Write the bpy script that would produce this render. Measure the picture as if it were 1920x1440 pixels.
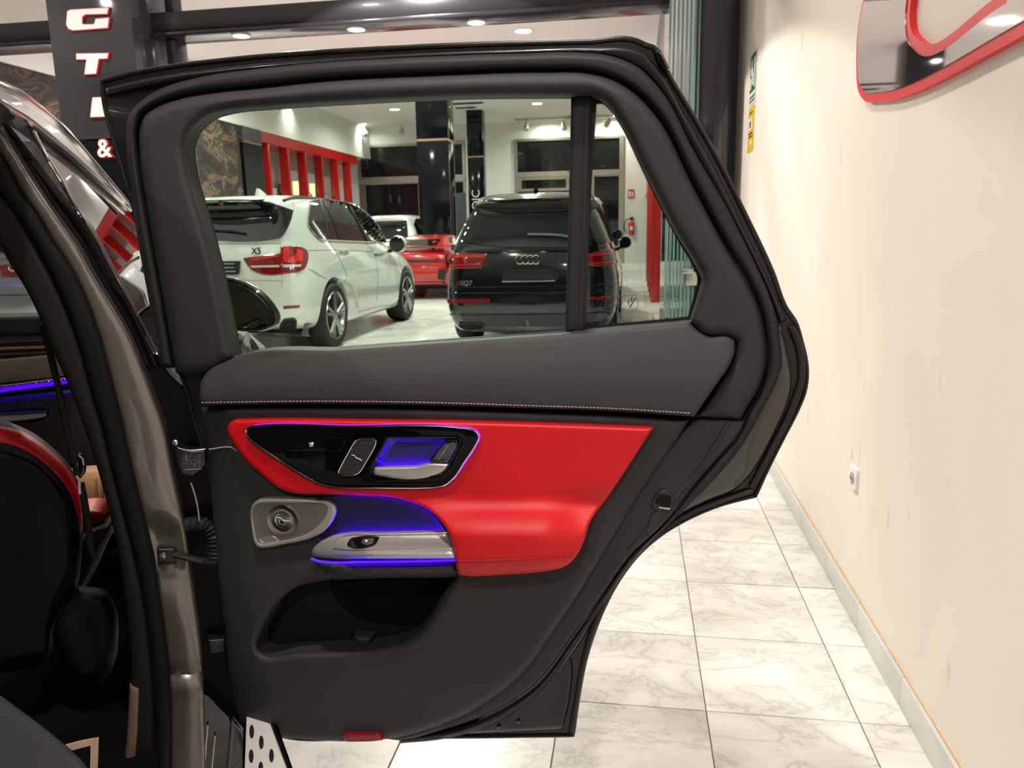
import bpy, bmesh, math, random
import numpy as np
from mathutils import Vector, Matrix
from mathutils.geometry import delaunay_2d_cdt
from mathutils.bvhtree import BVHTree

random.seed(7)
SC = bpy.context.scene
COL = SC.collection
for _o in list(bpy.data.objects):
    bpy.data.objects.remove(_o)

# ------------------------------------------------------------------ camera
FPX = 1430.0
_Y = np.array([1190.0 - 960, 432.0 - 720, FPX]); _Y /= np.linalg.norm(_Y)
_a = 0.0195
_D = np.array([_a, 1.0, -(_a * _Y[0] + _Y[1]) / _Y[2]]); _D /= np.linalg.norm(_D)
_X = np.cross(_D, _Y)
if _X[0] < 0: _X = -_X
ROT = np.array([_X, _Y, -_D])
EYE = np.array([0.0, 0.0, 1.30])

cam_d = bpy.data.cameras.new('camera')
cam = bpy.data.objects.new('camera', cam_d)
COL.objects.link(cam)
_r = ROT @ np.array([1, 0, 0]); _u = ROT @ np.array([0, -1, 0]); _b = ROT @ np.array([0, 0, -1])
cam.matrix_world = Matrix(((_r[0], _u[0], _b[0], 0), (_r[1], _u[1], _b[1], 0), (_r[2], _u[2], _b[2], 1.30), (0, 0, 0, 1)))
cam_d.sensor_fit = 'HORIZONTAL'
cam_d.sensor_width = 36.0
cam_d.lens = FPX / 1920 * 36.0
cam_d.clip_start = 0.02
cam_d.dof.use_dof = True
cam_d.dof.focus_distance = 1.30
cam_d.dof.aperture_fstop = 11.0
SC.camera = cam

# ------------------------------------------------------------------ world and exposure
world = bpy.data.worlds.new('world'); SC.world = world
world.use_nodes = True
world.node_tree.nodes['Background'].inputs[0].default_value = (1.0, 0.97, 0.93, 1)
world.node_tree.nodes['Background'].inputs[1].default_value = 0.05
SC.view_settings.view_transform = 'Standard'
SC.view_settings.look = 'None'
SC.view_settings.gamma = 1.0
SC.view_settings.use_curve_mapping = False
SC.view_settings.exposure = -0.55
SC.cycles.max_bounces = 6
SC.cycles.diffuse_bounces = 3
SC.cycles.glossy_bounces = 4
SC.cycles.transmission_bounces = 4
SC.cycles.transparent_max_bounces = 12
SC.cycles.caustics_reflective = False
SC.cycles.caustics_refractive = False
SC.cycles.use_adaptive_sampling = True
SC.cycles.adaptive_threshold = 0.04

# main room lighting (recessed ceiling lamps get their glow discs further down)
NEAR_CEIL = 3.55
FAR_CEIL = 5.70
WARM = (1.0, 0.925, 0.835)
COOL = (1.0, 0.95, 0.88)
def area_light(name, loc, size, power, color, spread=math.pi, rot=(0, 0, 0), shape='DISK', size_y=None):
    l = bpy.data.lights.new(name, 'AREA'); l.shape = shape; l.size = size
    if size_y: l.size_y = size_y
    l.energy = power; l.color = color; l.spread = spread
    o = bpy.data.objects.new(name, l); COL.objects.link(o)
    o.location = loc; o.rotation_euler = rot
    return o
NEAR_LAMPS = [(-0.35, 0.6), (-0.35, 3.3), (-0.2, -1.6), (-2.2, 4.6), (-2.2, -1.2), (-4.6, 1.6), (-4.6, 4.6), (-1.6, 5.2)]
NEAR_POW = [62, 24, 95, 34, 70, 34, 34, 0]
for _i, (_x, _y) in enumerate(NEAR_LAMPS):
    if NEAR_POW[_i]: area_light('near_downlight_light', (_x, _y, NEAR_CEIL - 0.03), 0.16, NEAR_POW[_i], WARM, math.radians(150 if _i != 1 else 115))
_sl = bpy.data.lights.new('wall_wash_light', 'SPOT'); _sl.energy = 420; _sl.color = WARM; _sl.spot_size = math.radians(131); _sl.spot_blend = 0.06; _sl.shadow_soft_size = 0.03
_so = bpy.data.objects.new('wall_wash_light', _sl); COL.objects.link(_so); _so.location = (-1.6, 5.2, NEAR_CEIL - 0.08)
FAR_LAMP_PX = [(740, 205), (677, 234), (1007, 194), (1026, 221), (1147, 217)]

# ------------------------------------------------------------------ pixel geometry helpers (1920 x 1440 frame)
def ray(px, py):
    px = np.asarray(px, float); py = np.asarray(py, float)
    c = np.stack([px - 960, py - 720, np.full_like(px, FPX)], -1)
    return c @ ROT.T
def on_plane(px, py, p0, n):
    d = ray(px, py); n = np.asarray(n, float)
    t = ((np.asarray(p0, float) - EYE) @ n) / (d @ n)
    return EYE + d * np.asarray(t)[..., None]
def onY(px, py, y): return on_plane(px, py, (0, y, 0), (0, 1, 0))
def onX(px, py, x): return on_plane(px, py, (x, 0, 0), (1, 0, 0))
def onZ(px, py, z): return on_plane(px, py, (0, 0, z), (0, 0, 1))
def project(p):
    q = (np.asarray(p, float) - EYE) @ ROT
    return np.stack([960 + FPX * q[..., 0] / q[..., 2], 720 + FPX * q[..., 1] / q[..., 2]], -1)

# ------------------------------------------------------------------ object helpers
def empty(name, loc=(0, 0, 0), parent=None):
    o = bpy.data.objects.new(name, None); COL.objects.link(o); o.location = loc
    o.empty_display_size = 0.1
    if parent: o.parent = parent
    return o
def tag(o, label=None, cat=None, group=None, kind=None):
    if label: o['label'] = label
    if cat: o['category'] = cat
    if group: o['group'] = group
    if kind: o['kind'] = kind
    return o
def wpos(o):
    v = Vector(o.location); p = o.parent
    while p: v += Vector(p.location); p = p.parent
    return v
def mesh_obj(name, verts, faces, mat, parent=None, smooth=True, sharp=40):
    """verts in world space; empties/parents only translate"""
    off = np.array(wpos(parent)) if parent else np.zeros(3)
    v = np.asarray(verts, float)
    loc = v.mean(0) if len(v) else np.zeros(3)
    if not parent: 
        loc = np.array([(v[:,0].min()+v[:,0].max())/2, (v[:,1].min()+v[:,1].max())/2, v[:,2].min()])
        base = loc
    else:
        base = off; loc = np.zeros(3)
    me = bpy.data.meshes.new(name)
    me.from_pydata((v - base).tolist(), [], [tuple(int(i) for i in f) for f in faces])
    me.validate(); me.update()
    if smooth:
        me.polygons.foreach_set('use_smooth', [True] * len(me.polygons))
        me.set_sharp_from_angle(angle=math.radians(sharp))
    if mat: me.materials.append(mat)
    o = bpy.data.objects.new(name, me); COL.objects.link(o)
    o.location = loc
    if parent: o.parent = parent
    return o
class MB:
    def __init__(s): s.v = []; s.f = []
    def add(s, v, f):
        k = len(s.v); s.v += [tuple(map(float, p)) for p in v]; s.f += [tuple(int(i) + k for i in q) for q in f]; return s
    def box(s, x0, x1, y0, y1, z0, z1, b=0.0):
        if b <= 0:
            v = [(x, y, z) for x in (x0, x1) for y in (y0, y1) for z in (z0, z1)]
            return s.add(v, [(0, 1, 3, 2), (4, 6, 7, 5), (0, 4, 5, 1), (2, 3, 7, 6), (0, 2, 6, 4), (1, 5, 7, 3)])
        bm = bmesh.new(); bmesh.ops.create_cube(bm, size=1.0)
        for q in bm.verts:
            q.co = ((x0 + x1) / 2 + q.co.x * (x1 - x0), (y0 + y1) / 2 + q.co.y * (y1 - y0), (z0 + z1) / 2 + q.co.z * (z1 - z0))
        bmesh.ops.bevel(bm, geom=list(bm.edges), offset=b, segments=2, affect='EDGES', profile=0.6)
        bm.verts.index_update()
        s.add([q.co[:] for q in bm.verts], [[w.index for w in f.verts] for f in bm.faces]); bm.free(); return s
    def bm(s, bm, M=None):
        bm.verts.index_update()
        s.add([(M @ q.co if M else q.co)[:] for q in bm.verts], [[w.index for w in f.verts] for f in bm.faces]); return s
    def tube(s, pts, r, n=8, closed=False, caps=True, flat=None):
        P = [np.asarray(p, float) for p in pts]; N = len(P); rings = []
        rr = r if hasattr(r, '__len__') else [r] * N
        prev = None
        for i in range(N):
            a = P[(i - 1) % N] if (closed or i > 0) else P[i]; b = P[(i + 1) % N] if (closed or i < N - 1) else P[i]
            t = b - a; t /= (np.linalg.norm(t) + 1e-12)
            up = np.array([0, 0, 1.0]) if prev is None else prev
            if abs(t @ up) > 0.95 and prev is None: up = np.array([1.0, 0, 0])
            n1 = up - t * (up @ t); n1 /= (np.linalg.norm(n1) + 1e-12); n2 = np.cross(t, n1); prev = n1
            ring = []
            for k in range(n):
                an = 2 * math.pi * k / n
                ring.append(P[i] + rr[i] * (math.cos(an) * n1 + math.sin(an) * n2))
            rings.append(ring)
        v = [q for ring in rings for q in ring]; f = []
        for i in range(N if closed else N - 1):
            j = (i + 1) % N
            for k in range(n):
                k2 = (k + 1) % n; f.append((i * n + k, i * n + k2, j * n + k2, j * n + k))
        if caps and not closed:
            f.append(tuple(range(n - 1, -1, -1))); f.append(tuple((N - 1) * n + k for k in range(n)))
        return s.add(v, f)
    def lathe(s, prof, center, axis='z', n=32, caps=True):
        v = []; f = []; c = np.asarray(center, float)
        for (r, h) in prof:
            for k in range(n):
                a = 2 * math.pi * k / n
                p = {'z': (r * math.cos(a), r * math.sin(a), h), 'x': (h, r * math.cos(a), r * math.sin(a)), 'y': (r * math.cos(a), h, r * math.sin(a))}[axis]
                v.append(c + np.array(p))
        for i in range(len(prof) - 1):
            for k in range(n):
                k2 = (k + 1) % n; f.append((i * n + k, i * n + k2, (i + 1) * n + k2, (i + 1) * n + k))
        if caps: f.append(tuple(range(n))); f.append(tuple((len(prof) - 1) * n + k for k in range(n)))
        return s.add(v, f)
    def build(s, name, mat, parent=None, smooth=True, sharp=40):
        o = mesh_obj(name, s.v, s.f, mat, parent, smooth, sharp)
        bm = bmesh.new(); bm.from_mesh(o.data); bmesh.ops.recalc_face_normals(bm, faces=bm.faces); bm.to_mesh(o.data); bm.free()
        return o

# ------------------------------------------------------------------ outlines and filled patches
def spline(pts, step=4.0, closed=True, corner=48):
    """Catmull-Rom through pts, broken at sharp corners, resampled at ~step"""
    P = np.asarray([p[:2] for p in pts], float); n = len(P); out = []
    def isc(i):
        if not closed and (i == 0 or i == n - 1): return True
        a = P[i] - P[i - 1]; b = P[(i + 1) % n] - P[i]
        c = (a @ b) / (np.linalg.norm(a) * np.linalg.norm(b) + 1e-9)
        return math.degrees(math.acos(max(-1, min(1, c)))) > corner
    cs = [isc(i) for i in range(n)]
    def tang(j):
        a = P[j] - P[j - 1]; b = P[(j + 1) % n] - P[j]
        la = math.hypot(*a) + 1e-9; lb = math.hypot(*b) + 1e-9
        return (a / la * lb + b / lb * la) / (la + lb)
    for i in range(n if closed else n - 1):
        p1 = P[i]; p2 = P[(i + 1) % n]
        L = np.linalg.norm(p2 - p1)
        m1 = np.zeros(2); m2 = np.zeros(2)
        m1 = tang(i) * L if not cs[i] else (p2 - p1)
        j = (i + 1) % n
        m2 = tang(j) * L if not cs[j] else (p2 - p1)
        k = max(1, int(round(L / step)))
        for q in range(k):
            t = q / k
            h = (2*t**3 - 3*t**2 + 1) * p1 + (t**3 - 2*t**2 + t) * m1 + (-2*t**3 + 3*t**2) * p2 + (t**3 - t**2) * m2
            out.append(h)
    if not closed: out.append(P[-1])
    return np.array(out)
def inside(pts, poly):
    poly = np.asarray(poly, float); x1, y1 = poly[:, 0], poly[:, 1]; x2, y2 = np.roll(x1, -1), np.roll(y1, -1)
    dy = np.where(y2 == y1, 1e-12, y2 - y1); sl = (x2 - x1) / dy; out = np.zeros(len(pts), bool)
    for s in range(0, len(pts), 1500):
        x = pts[s:s + 1500, 0][:, None]; y = pts[s:s + 1500, 1][:, None]
        k = ((y1 > y) != (y2 > y)) & (x < sl * (y - y1) + x1)
        out[s:s + 1500] = (k.sum(1) % 2) == 1
    return out
def dist(pts, loops):
    best = np.full(len(pts), 1e9)
    for L in loops:
        a = L; b = np.roll(L, -1, 0); ab = b - a; l2 = (ab ** 2).sum(1) + 1e-12
        for s in range(0, len(pts), 1500):
            px = pts[s:s + 1500, 0][:, None] - a[:, 0]; py = pts[s:s + 1500, 1][:, None] - a[:, 1]
            t = np.clip((px * ab[:, 0] + py * ab[:, 1]) / l2, 0, 1)
            px -= t * ab[:, 0]; py -= t * ab[:, 1]
            d = np.sqrt((px * px + py * py).min(1))
            best[s:s + 1500] = np.minimum(best[s:s + 1500], d)
    return best
def fill(outline, holes=(), rings=(), grid=16.0):
    loops = [np.asarray(outline)] + [np.asarray(h) for h in holes]
    pts = [p for L in loops for p in L]; edges = []; k = 0
    for L in loops:
        n = len(L); edges += [(k + i, k + (i + 1) % n) for i in range(n)]; k += n
    nb = k
    extra = []
    for r in rings:
        for L in loops:
            t = np.roll(L, -1, 0) - np.roll(L, 1, 0); nn = np.stack([-t[:, 1], t[:, 0]], 1)
            nn /= (np.linalg.norm(nn, axis=1, keepdims=True) + 1e-9)
            ar_ = np.sum(L[:, 0] * np.roll(L[:, 1], -1) - np.roll(L[:, 0], -1) * L[:, 1])
            for sgn in ((1 if ar_ > 0 else -1) * (1 if L is loops[0] else -1),):
                c = L + sgn * nn * r
                ok = inside(c, loops[0])
                for h in loops[1:]: ok &= ~inside(c, h)
                c = c[ok]
                if len(c): extra.append(c[dist(c, loops) > r * 0.97])
    lo = loops[0].min(0); hi = loops[0].max(0)
    gx = np.arange(lo[0] + grid * .5, hi[0], grid); gy = np.arange(lo[1] + grid * .5, hi[1], grid)
    if len(gx) and len(gy):
        G = np.stack(np.meshgrid(gx, gy), -1).reshape(-1, 2)
        ok = inside(G, loops[0])
        for h in loops[1:]: ok &= ~inside(G, h)
        G = G[ok]
        rm = max(rings) if len(rings) else 0
        if len(G): extra.append(G[dist(G, loops) > rm + grid * 0.35])
    if extra: pts = pts + [p for e in extra for p in e]
    res = delaunay_2d_cdt([Vector((float(p[0]), float(p[1]))) for p in pts], edges, [], 0, 1e-6)
    V = np.array([v[:] for v in res[0]]); T = np.array([f for f in res[2] if len(f) == 3])
    c = V[T].mean(1); ok = inside(c, loops[0])
    for h in loops[1:]: ok &= ~inside(c, h)
    T = T[ok]
    # orient CCW in 2D
    a = V[T]; ar = (a[:, 1, 0] - a[:, 0, 0]) * (a[:, 2, 1] - a[:, 0, 1]) - (a[:, 1, 1] - a[:, 0, 1]) * (a[:, 2, 0] - a[:, 0, 0])
    T[ar < 0] = T[ar < 0][:, ::-1]
    d = dist(V, loops)
    # ordered boundary indices (match input loops)
    bl = []
    for L in loops:
        idx = [int(np.argmin(((V - p) ** 2).sum(1))) for p in L]
        q = [idx[0]]
        for i in idx[1:]:
            if i != q[-1]: q.append(i)
        if len(q) > 1 and q[0] == q[-1]: q.pop()
        bl.append(q)
    return V, T, d, bl
def patch(name, outline, mapf, mat, parent=None, w=0.0, H=0.0, r=8.0, back=0.01, holes=(), hf=None, step=4.0, grid=18.0, corner=48, raw=False, sharp=50, closeback=False, backdir=None, inset=None, prof=None):
    """a solid plate: outline (2D) mapped by mapf(x,y,w); rounded edge of height H over r units; skirt 'back' deep"""
    L = np.asarray(outline, float) if raw else spline(outline, step, True, corner)
    Hs = [np.asarray(h, float) if raw else spline(h, step, True, corner) for h in holes]
    rings = [] if H == 0 else [r * q for q in (0.08, 0.25, 0.5, 0.78, 1.0)]
    V, T, d, bl = fill(L, Hs, rings, grid)
    t = np.clip(d / max(r, 1e-6), 0, 1)
    ww = w + (H * np.sqrt(np.clip(1 - (1 - t) ** 2, 0, 1)) if H else 0 * d)
    if prof is not None: ww = w + prof(d)
    if hf is not None: ww = ww + hf(V[:, 0], V[:, 1])
    W3 = mapf(V[:, 0], V[:, 1], ww)
    verts = [tuple(p) for p in W3]; faces = [tuple(f) for f in T]
    n0 = len(verts)
    if back:
        for q in bl:
            k = len(verts)
            if backdir is not None:
                verts += [tuple(np.array(verts[i]) + np.asarray(backdir) * back) for i in q]
            else:
                B3 = mapf(V[q, 0], V[q, 1], ww[q] - back)
                verts += [tuple(p) for p in B3]
            m = len(q)
            faces += [(q[i], k + i, k + (i + 1) % m, q[(i + 1) % m]) for i in range(m)]
    if closeback and back:
        # flat back copy of the face
        k = len(verts)
        if backdir is not None: BV = W3 + np.asarray(backdir) * back
        else: BV = mapf(V[:, 0], V[:, 1], ww - back)
        verts += [tuple(p) for p in BV]; faces += [tuple(int(i) + k for i in f[::-1]) for f in T]
    o = mesh_obj(name, verts, faces, mat, parent, True, sharp)
    bm = bmesh.new(); bm.from_mesh(o.data)
    if closeback: bmesh.ops.remove_doubles(bm, verts=bm.verts, dist=1e-5)
    bmesh.ops.recalc_face_normals(bm, faces=bm.faces)
    # the front must look at the eye side
    bm.to_mesh(o.data); bm.free()
    return o
def ring_outline(outer, inner):
    """open band: outer polyline forward, inner polyline backward"""
    a = spline(outer, 4.0, False); b = spline(inner, 4.0, False)
    return np.concatenate([a, b[::-1]])

# ------------------------------------------------------------------ materials (all procedural)
MATS = {}
def mat(name, color, rough=0.5, metal=0.0, coat=0.0, spec=0.5, emit=None, estr=0.0, bump=0.0, bscale=400.0, var=0.0, vscale=6.0, coat_rough=0.03, aniso=0.0, sheen=0.0, trans=0.0):
    if name in MATS: return MATS[name]
    m = bpy.data.materials.new(name); m.use_nodes = True; nt = m.node_tree
    b = nt.nodes['Principled BSDF']
    b.inputs['Base Color'].default_value = (*color, 1); b.inputs['Roughness'].default_value = rough
    b.inputs['Metallic'].default_value = metal; b.inputs['Coat Weight'].default_value = coat
    b.inputs['Coat Roughness'].default_value = coat_rough
    b.inputs['Specular IOR Level'].default_value = spec
    b.inputs['Anisotropic'].default_value = aniso
    b.inputs['Transmission Weight'].default_value = trans
    if sheen: b.inputs['Sheen Weight'].default_value = sheen
    if emit:
        b.inputs['Emission Color'].default_value = (*emit, 1); b.inputs['Emission Strength'].default_value = estr
    tc = nt.nodes.new('ShaderNodeTexCoord')
    if var > 0 or True:
        n = nt.nodes.new('ShaderNodeTexNoise'); n.inputs['Scale'].default_value = vscale; n.inputs['Detail'].default_value = 4
        nt.links.new(tc.outputs['Object'], n.inputs['Vector'])
        mx = nt.nodes.new('ShaderNodeMix'); mx.data_type = 'RGBA'
        v = max(var, 0.03)
        mx.inputs[6].default_value = (*[c * (1 - v) for c in color], 1); mx.inputs[7].default_value = (*[min(1, c * (1 + v)) for c in color], 1)
        nt.links.new(n.outputs[0], mx.inputs[0]); nt.links.new(mx.outputs[2], b.inputs['Base Color'])
    if bump > 0:
        n2 = nt.nodes.new('ShaderNodeTexNoise'); n2.inputs['Scale'].default_value = bscale; n2.inputs['Detail'].default_value = 3
        nt.links.new(tc.outputs['Object'], n2.inputs['Vector'])
        bp = nt.nodes.new('ShaderNodeBump'); bp.inputs['Strength'].default_value = bump; bp.inputs['Distance'].default_value = 0.002
        nt.links.new(n2.outputs[0], bp.inputs['Height']); nt.links.new(bp.outputs[0], b.inputs['Normal'])
    MATS[name] = m
    return m
def glass_mat(name, tint, ior=1.5, rough=0.0, extra=0.0, refl=(1, 1, 1), two_sided=False):
    m = bpy.data.materials.new(name); m.use_nodes = True; nt = m.node_tree
    nt.nodes.remove(nt.nodes['Principled BSDF']); out = nt.nodes['Material Output']
    t = nt.nodes.new('ShaderNodeBsdfTransparent'); g = nt.nodes.new('ShaderNodeBsdfGlossy'); fr = nt.nodes.new('ShaderNodeFresnel'); mx = nt.nodes.new('ShaderNodeMixShader')
    tc = nt.nodes.new('ShaderNodeTexCoord'); n = nt.nodes.new('ShaderNodeTexNoise'); n.inputs['Scale'].default_value = 3.0
    cm = nt.nodes.new('ShaderNodeMix'); cm.data_type = 'RGBA'
    cm.inputs[6].default_value = (*[c * 0.985 for c in tint], 1); cm.inputs[7].default_value = (*tint, 1)
    nt.links.new(tc.outputs['Object'], n.inputs['Vector']); nt.links.new(n.outputs[0], cm.inputs[0]); nt.links.new(cm.outputs[2], t.inputs[0])
    g.inputs['Roughness'].default_value = rough; g.inputs['Color'].default_value = (*refl, 1); fr.inputs[0].default_value = ior
    if two_sided:   # the same reflectance from either face of a thin sheet
        ge = nt.nodes.new('ShaderNodeNewGeometry'); mr = nt.nodes.new('ShaderNodeMapRange'); mr.inputs[3].default_value = ior; mr.inputs[4].default_value = 1 / ior
        nt.links.new(ge.outputs['Backfacing'], mr.inputs[0]); nt.links.new(mr.outputs[0], fr.inputs[0])
    if extra:
        ad = nt.nodes.new('ShaderNodeMath'); ad.operation = 'ADD'; ad.use_clamp = True; ad.inputs[1].default_value = extra
        nt.links.new(fr.outputs[0], ad.inputs[0]); nt.links.new(ad.outputs[0], mx.inputs[0])
    else: nt.links.new(fr.outputs[0], mx.inputs[0])
    nt.links.new(t.outputs[0], mx.inputs[1]); nt.links.new(g.outputs[0], mx.inputs[2]); nt.links.new(mx.outputs[0], out.inputs[0])
    MATS[name] = m; return m

M_PLASTIC = mat('soft_dark_plastic', (0.0235, 0.0237, 0.0243), 0.60, bump=0.25, bscale=900, spec=0.35)
M_LEATHER = mat('dark_leatherette', (0.033, 0.033, 0.033), 0.55, bump=0.3, bscale=700, spec=0.35)
M_SHADESEAL = mat('shaded_seal', (0.007, 0.007, 0.007), 0.65, spec=0.15)  # darker copy of the seal rubber, shade of the door opening put in
M_RUBBER = mat('rubber_seal', (0.0155, 0.0155, 0.0158), 0.60, bump=0.12, bscale=500, spec=0.28)
M_BLACKP = mat('black_paint', (0.008, 0.008, 0.0085), 0.28, coat=0.25, spec=0.3)
M_GREYP = mat('dark_grey_paint', (0.045, 0.042, 0.040), 0.30, metal=0.3, coat=0.6)
M_GRAPH = mat('graphite_metallic_paint', (0.145, 0.133, 0.117), 0.30, metal=0.45, coat=1.0)
M_GLOSSB = mat('gloss_black', (0.004, 0.004, 0.0045), 0.05, coat=1.0)
M_RED = mat('red_leather', (0.53, 0.005, 0.010), 0.42, bump=0.25, bscale=800, var=0.04, spec=0.35)
M_REDTH = mat('red_thread', (0.40, 0.008, 0.010), 0.6)
M_THREAD = mat('grey_thread', (0.30, 0.28, 0.26), 0.7)
M_CHROME = mat('chrome', (0.80, 0.78, 0.76), 0.12, metal=1.0)
M_SATIN = mat('brushed_aluminium', (0.62, 0.60, 0.57), 0.34, metal=1.0, bump=0.15, bscale=250, aniso=0.5)
M_DARKIN = mat('pocket_black_plastic', (0.007, 0.007, 0.008), 0.7, spec=0.12)
M_PIANO = mat('piano_black', (0.002, 0.002, 0.0025), 0.06, spec=0.16)
M_DOORGLASS = glass_mat('door_glass', (0.68, 0.82, 0.72), 1.45, refl=(.45, .45, .45))
M_FRIT = mat('black_frit', (0.010, 0.010, 0.011), 0.35)
M_BLUE = mat('blue_light_strip', (0.05, 0.01, 0.6), 0.4, emit=(0.035, 0.0, 1.0), estr=5.0)
M_BLUEH = mat('hidden_blue_strip', (0.05, 0.01, 0.6), 0.4, emit=(0.06, 0.0, 1.0), estr=190.0)
M_VIOLET = mat('violet_light_strip', (0.1, 0.01, 0.6), 0.4, emit=(0.16, 0.0, 1.0), estr=7.0)
M_SILVER = mat('satin_silver', (0.50, 0.485, 0.465), 0.33, metal=0.65)
M_WHITEMARK = mat('white_print', (0.75, 0.75, 0.75), 0.5)
M_MARK = mat('etched_print', (0.03, 0.03, 0.03), 0.6)
M_GREYPRINT = mat('grey_print', (0.28, 0.27, 0.27), 0.6)
M_REFLECT = mat('red_reflector', (0.20, 0.006, 0.012), 0.2, coat=0.6)
M_DARKMETAL = mat('dark_steel', (0.03, 0.03, 0.032), 0.35, metal=0.6)
# ================================================================== the place
WX = 0.75          # right wall plane
XL, YB, YF = -11.9, -4.0, 32.0
CORNER_Y = 6.25

def marble_mat():
    m = bpy.data.materials.new('white_marble'); m.use_nodes = True; nt = m.node_tree; b = nt.nodes['Principled BSDF']
    geo = nt.nodes.new('ShaderNodeNewGeometry'); oi = nt.nodes.new('ShaderNodeObjectInfo')
    wn = nt.nodes.new('ShaderNodeTexWhiteNoise'); wn.noise_dimensions = '3D'
    # tile index from position -> own vein direction per tile
    mp = nt.nodes.new('ShaderNodeVectorMath'); mp.operation = 'MULTIPLY_ADD'
    mp.inputs[1].default_value = (2.5, 2.5, 0); mp.inputs[2].default_value = (-0.525, -4.85, 0)
    fl = nt.nodes.new('ShaderNodeVectorMath'); fl.operation = 'FLOOR'
    nt.links.new(geo.outputs['Position'], mp.inputs[0]); nt.links.new(mp.outputs[0], fl.inputs[0]); nt.links.new(fl.outputs[0], wn.inputs['Vector'])
    sc = nt.nodes.new('ShaderNodeVectorMath'); sc.operation = 'SCALE'; sc.inputs['Scale'].default_value = 40.0
    nt.links.new(wn.outputs['Color'], sc.inputs[0])
    ad = nt.nodes.new('ShaderNodeVectorMath'); ad.operation = 'ADD'
    nt.links.new(geo.outputs['Position'], ad.inputs[0]); nt.links.new(sc.outputs[0], ad.inputs[1])
    st = nt.nodes.new('ShaderNodeMapping'); st.inputs['Rotation'].default_value = (0, 0, 0.5); st.inputs['Scale'].default_value = (2.6, 5.0, 3.0)
    nt.links.new(ad.outputs[0], st.inputs['Vector'])
    n1 = nt.nodes.new('ShaderNodeTexNoise'); n1.inputs['Scale'].default_value = 1.6; n1.inputs['Detail'].default_value = 9; n1.inputs['Roughness'].default_value = 0.62; n1.inputs['Distortion'].default_value = 0.6
    nt.links.new(st.outputs[0], n1.inputs['Vector'])
    ab = nt.nodes.new('ShaderNodeMath'); ab.operation = 'SUBTRACT'; ab.inputs[1].default_value = 0.5; nt.links.new(n1.outputs[0], ab.inputs[0])
    ab2 = nt.nodes.new('ShaderNodeMath'); ab2.operation = 'ABSOLUTE'; nt.links.new(ab.outputs[0], ab2.inputs[0])
    cr = nt.nodes.new('ShaderNodeValToRGB'); e = cr.color_ramp.elements
    e[0].position = 0.0; e[0].color = (0.60, 0.59, 0.575, 1); e[1].position = 0.02; e[1].color = (0.74, 0.73, 0.705, 1)
    q = cr.color_ramp.elements.new(0.10); q.color = (0.82, 0.81, 0.78, 1)
    nt.links.new(ab2.outputs[0], cr.inputs[0])
    n2 = nt.nodes.new('ShaderNodeTexNoise'); n2.inputs['Scale'].default_value = 1.1; n2.inputs['Detail'].default_value = 3
    nt.links.new(st.outputs[0], n2.inputs['Vector'])
    cr2 = nt.nodes.new('ShaderNodeValToRGB'); e = cr2.color_ramp.elements
    e[0].position = 0.25; e[0].color = (0.74, 0.735, 0.72, 1); e[1].position = 0.62; e[1].color = (1, 1, 1, 1)
    nt.links.new(n2.outputs[0], cr2.inputs[0])
    mu = nt.nodes.new('ShaderNodeMix'); mu.data_type = 'RGBA'; mu.blend_type = 'MULTIPLY'; mu.inputs[0].default_value = 1.0
    nt.links.new(cr.outputs[0], mu.inputs[6]); nt.links.new(cr2.outputs[0], mu.inputs[7])
    # each tile a slightly different tone
    rng = nt.nodes.new('ShaderNodeMapRange'); rng.inputs[3].default_value = 0.88; rng.inputs[4].default_value = 1.06
    nt.links.new(wn.outputs['Value'], rng.inputs[0])
    mu2 = nt.nodes.new('ShaderNodeMix'); mu2.data_type = 'RGBA'; mu2.blend_type = 'MULTIPLY'; mu2.inputs[0].default_value = 1.0
    nt.links.new(mu.outputs[2], mu2.inputs[6]); nt.links.new(rng.outputs[0], mu2.inputs[7])
    nt.links.new(mu2.outputs[2], b.inputs['Base Color'])
    b.inputs['Roughness'].default_value = 0.28; b.inputs['Specular IOR Level'].default_value = 0.45
    return m
M_MARBLE = marble_mat()
M_JOINT = mat('tile_joint', (0.16, 0.145, 0.125), 0.9, bump=0.4, bscale=120)
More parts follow.
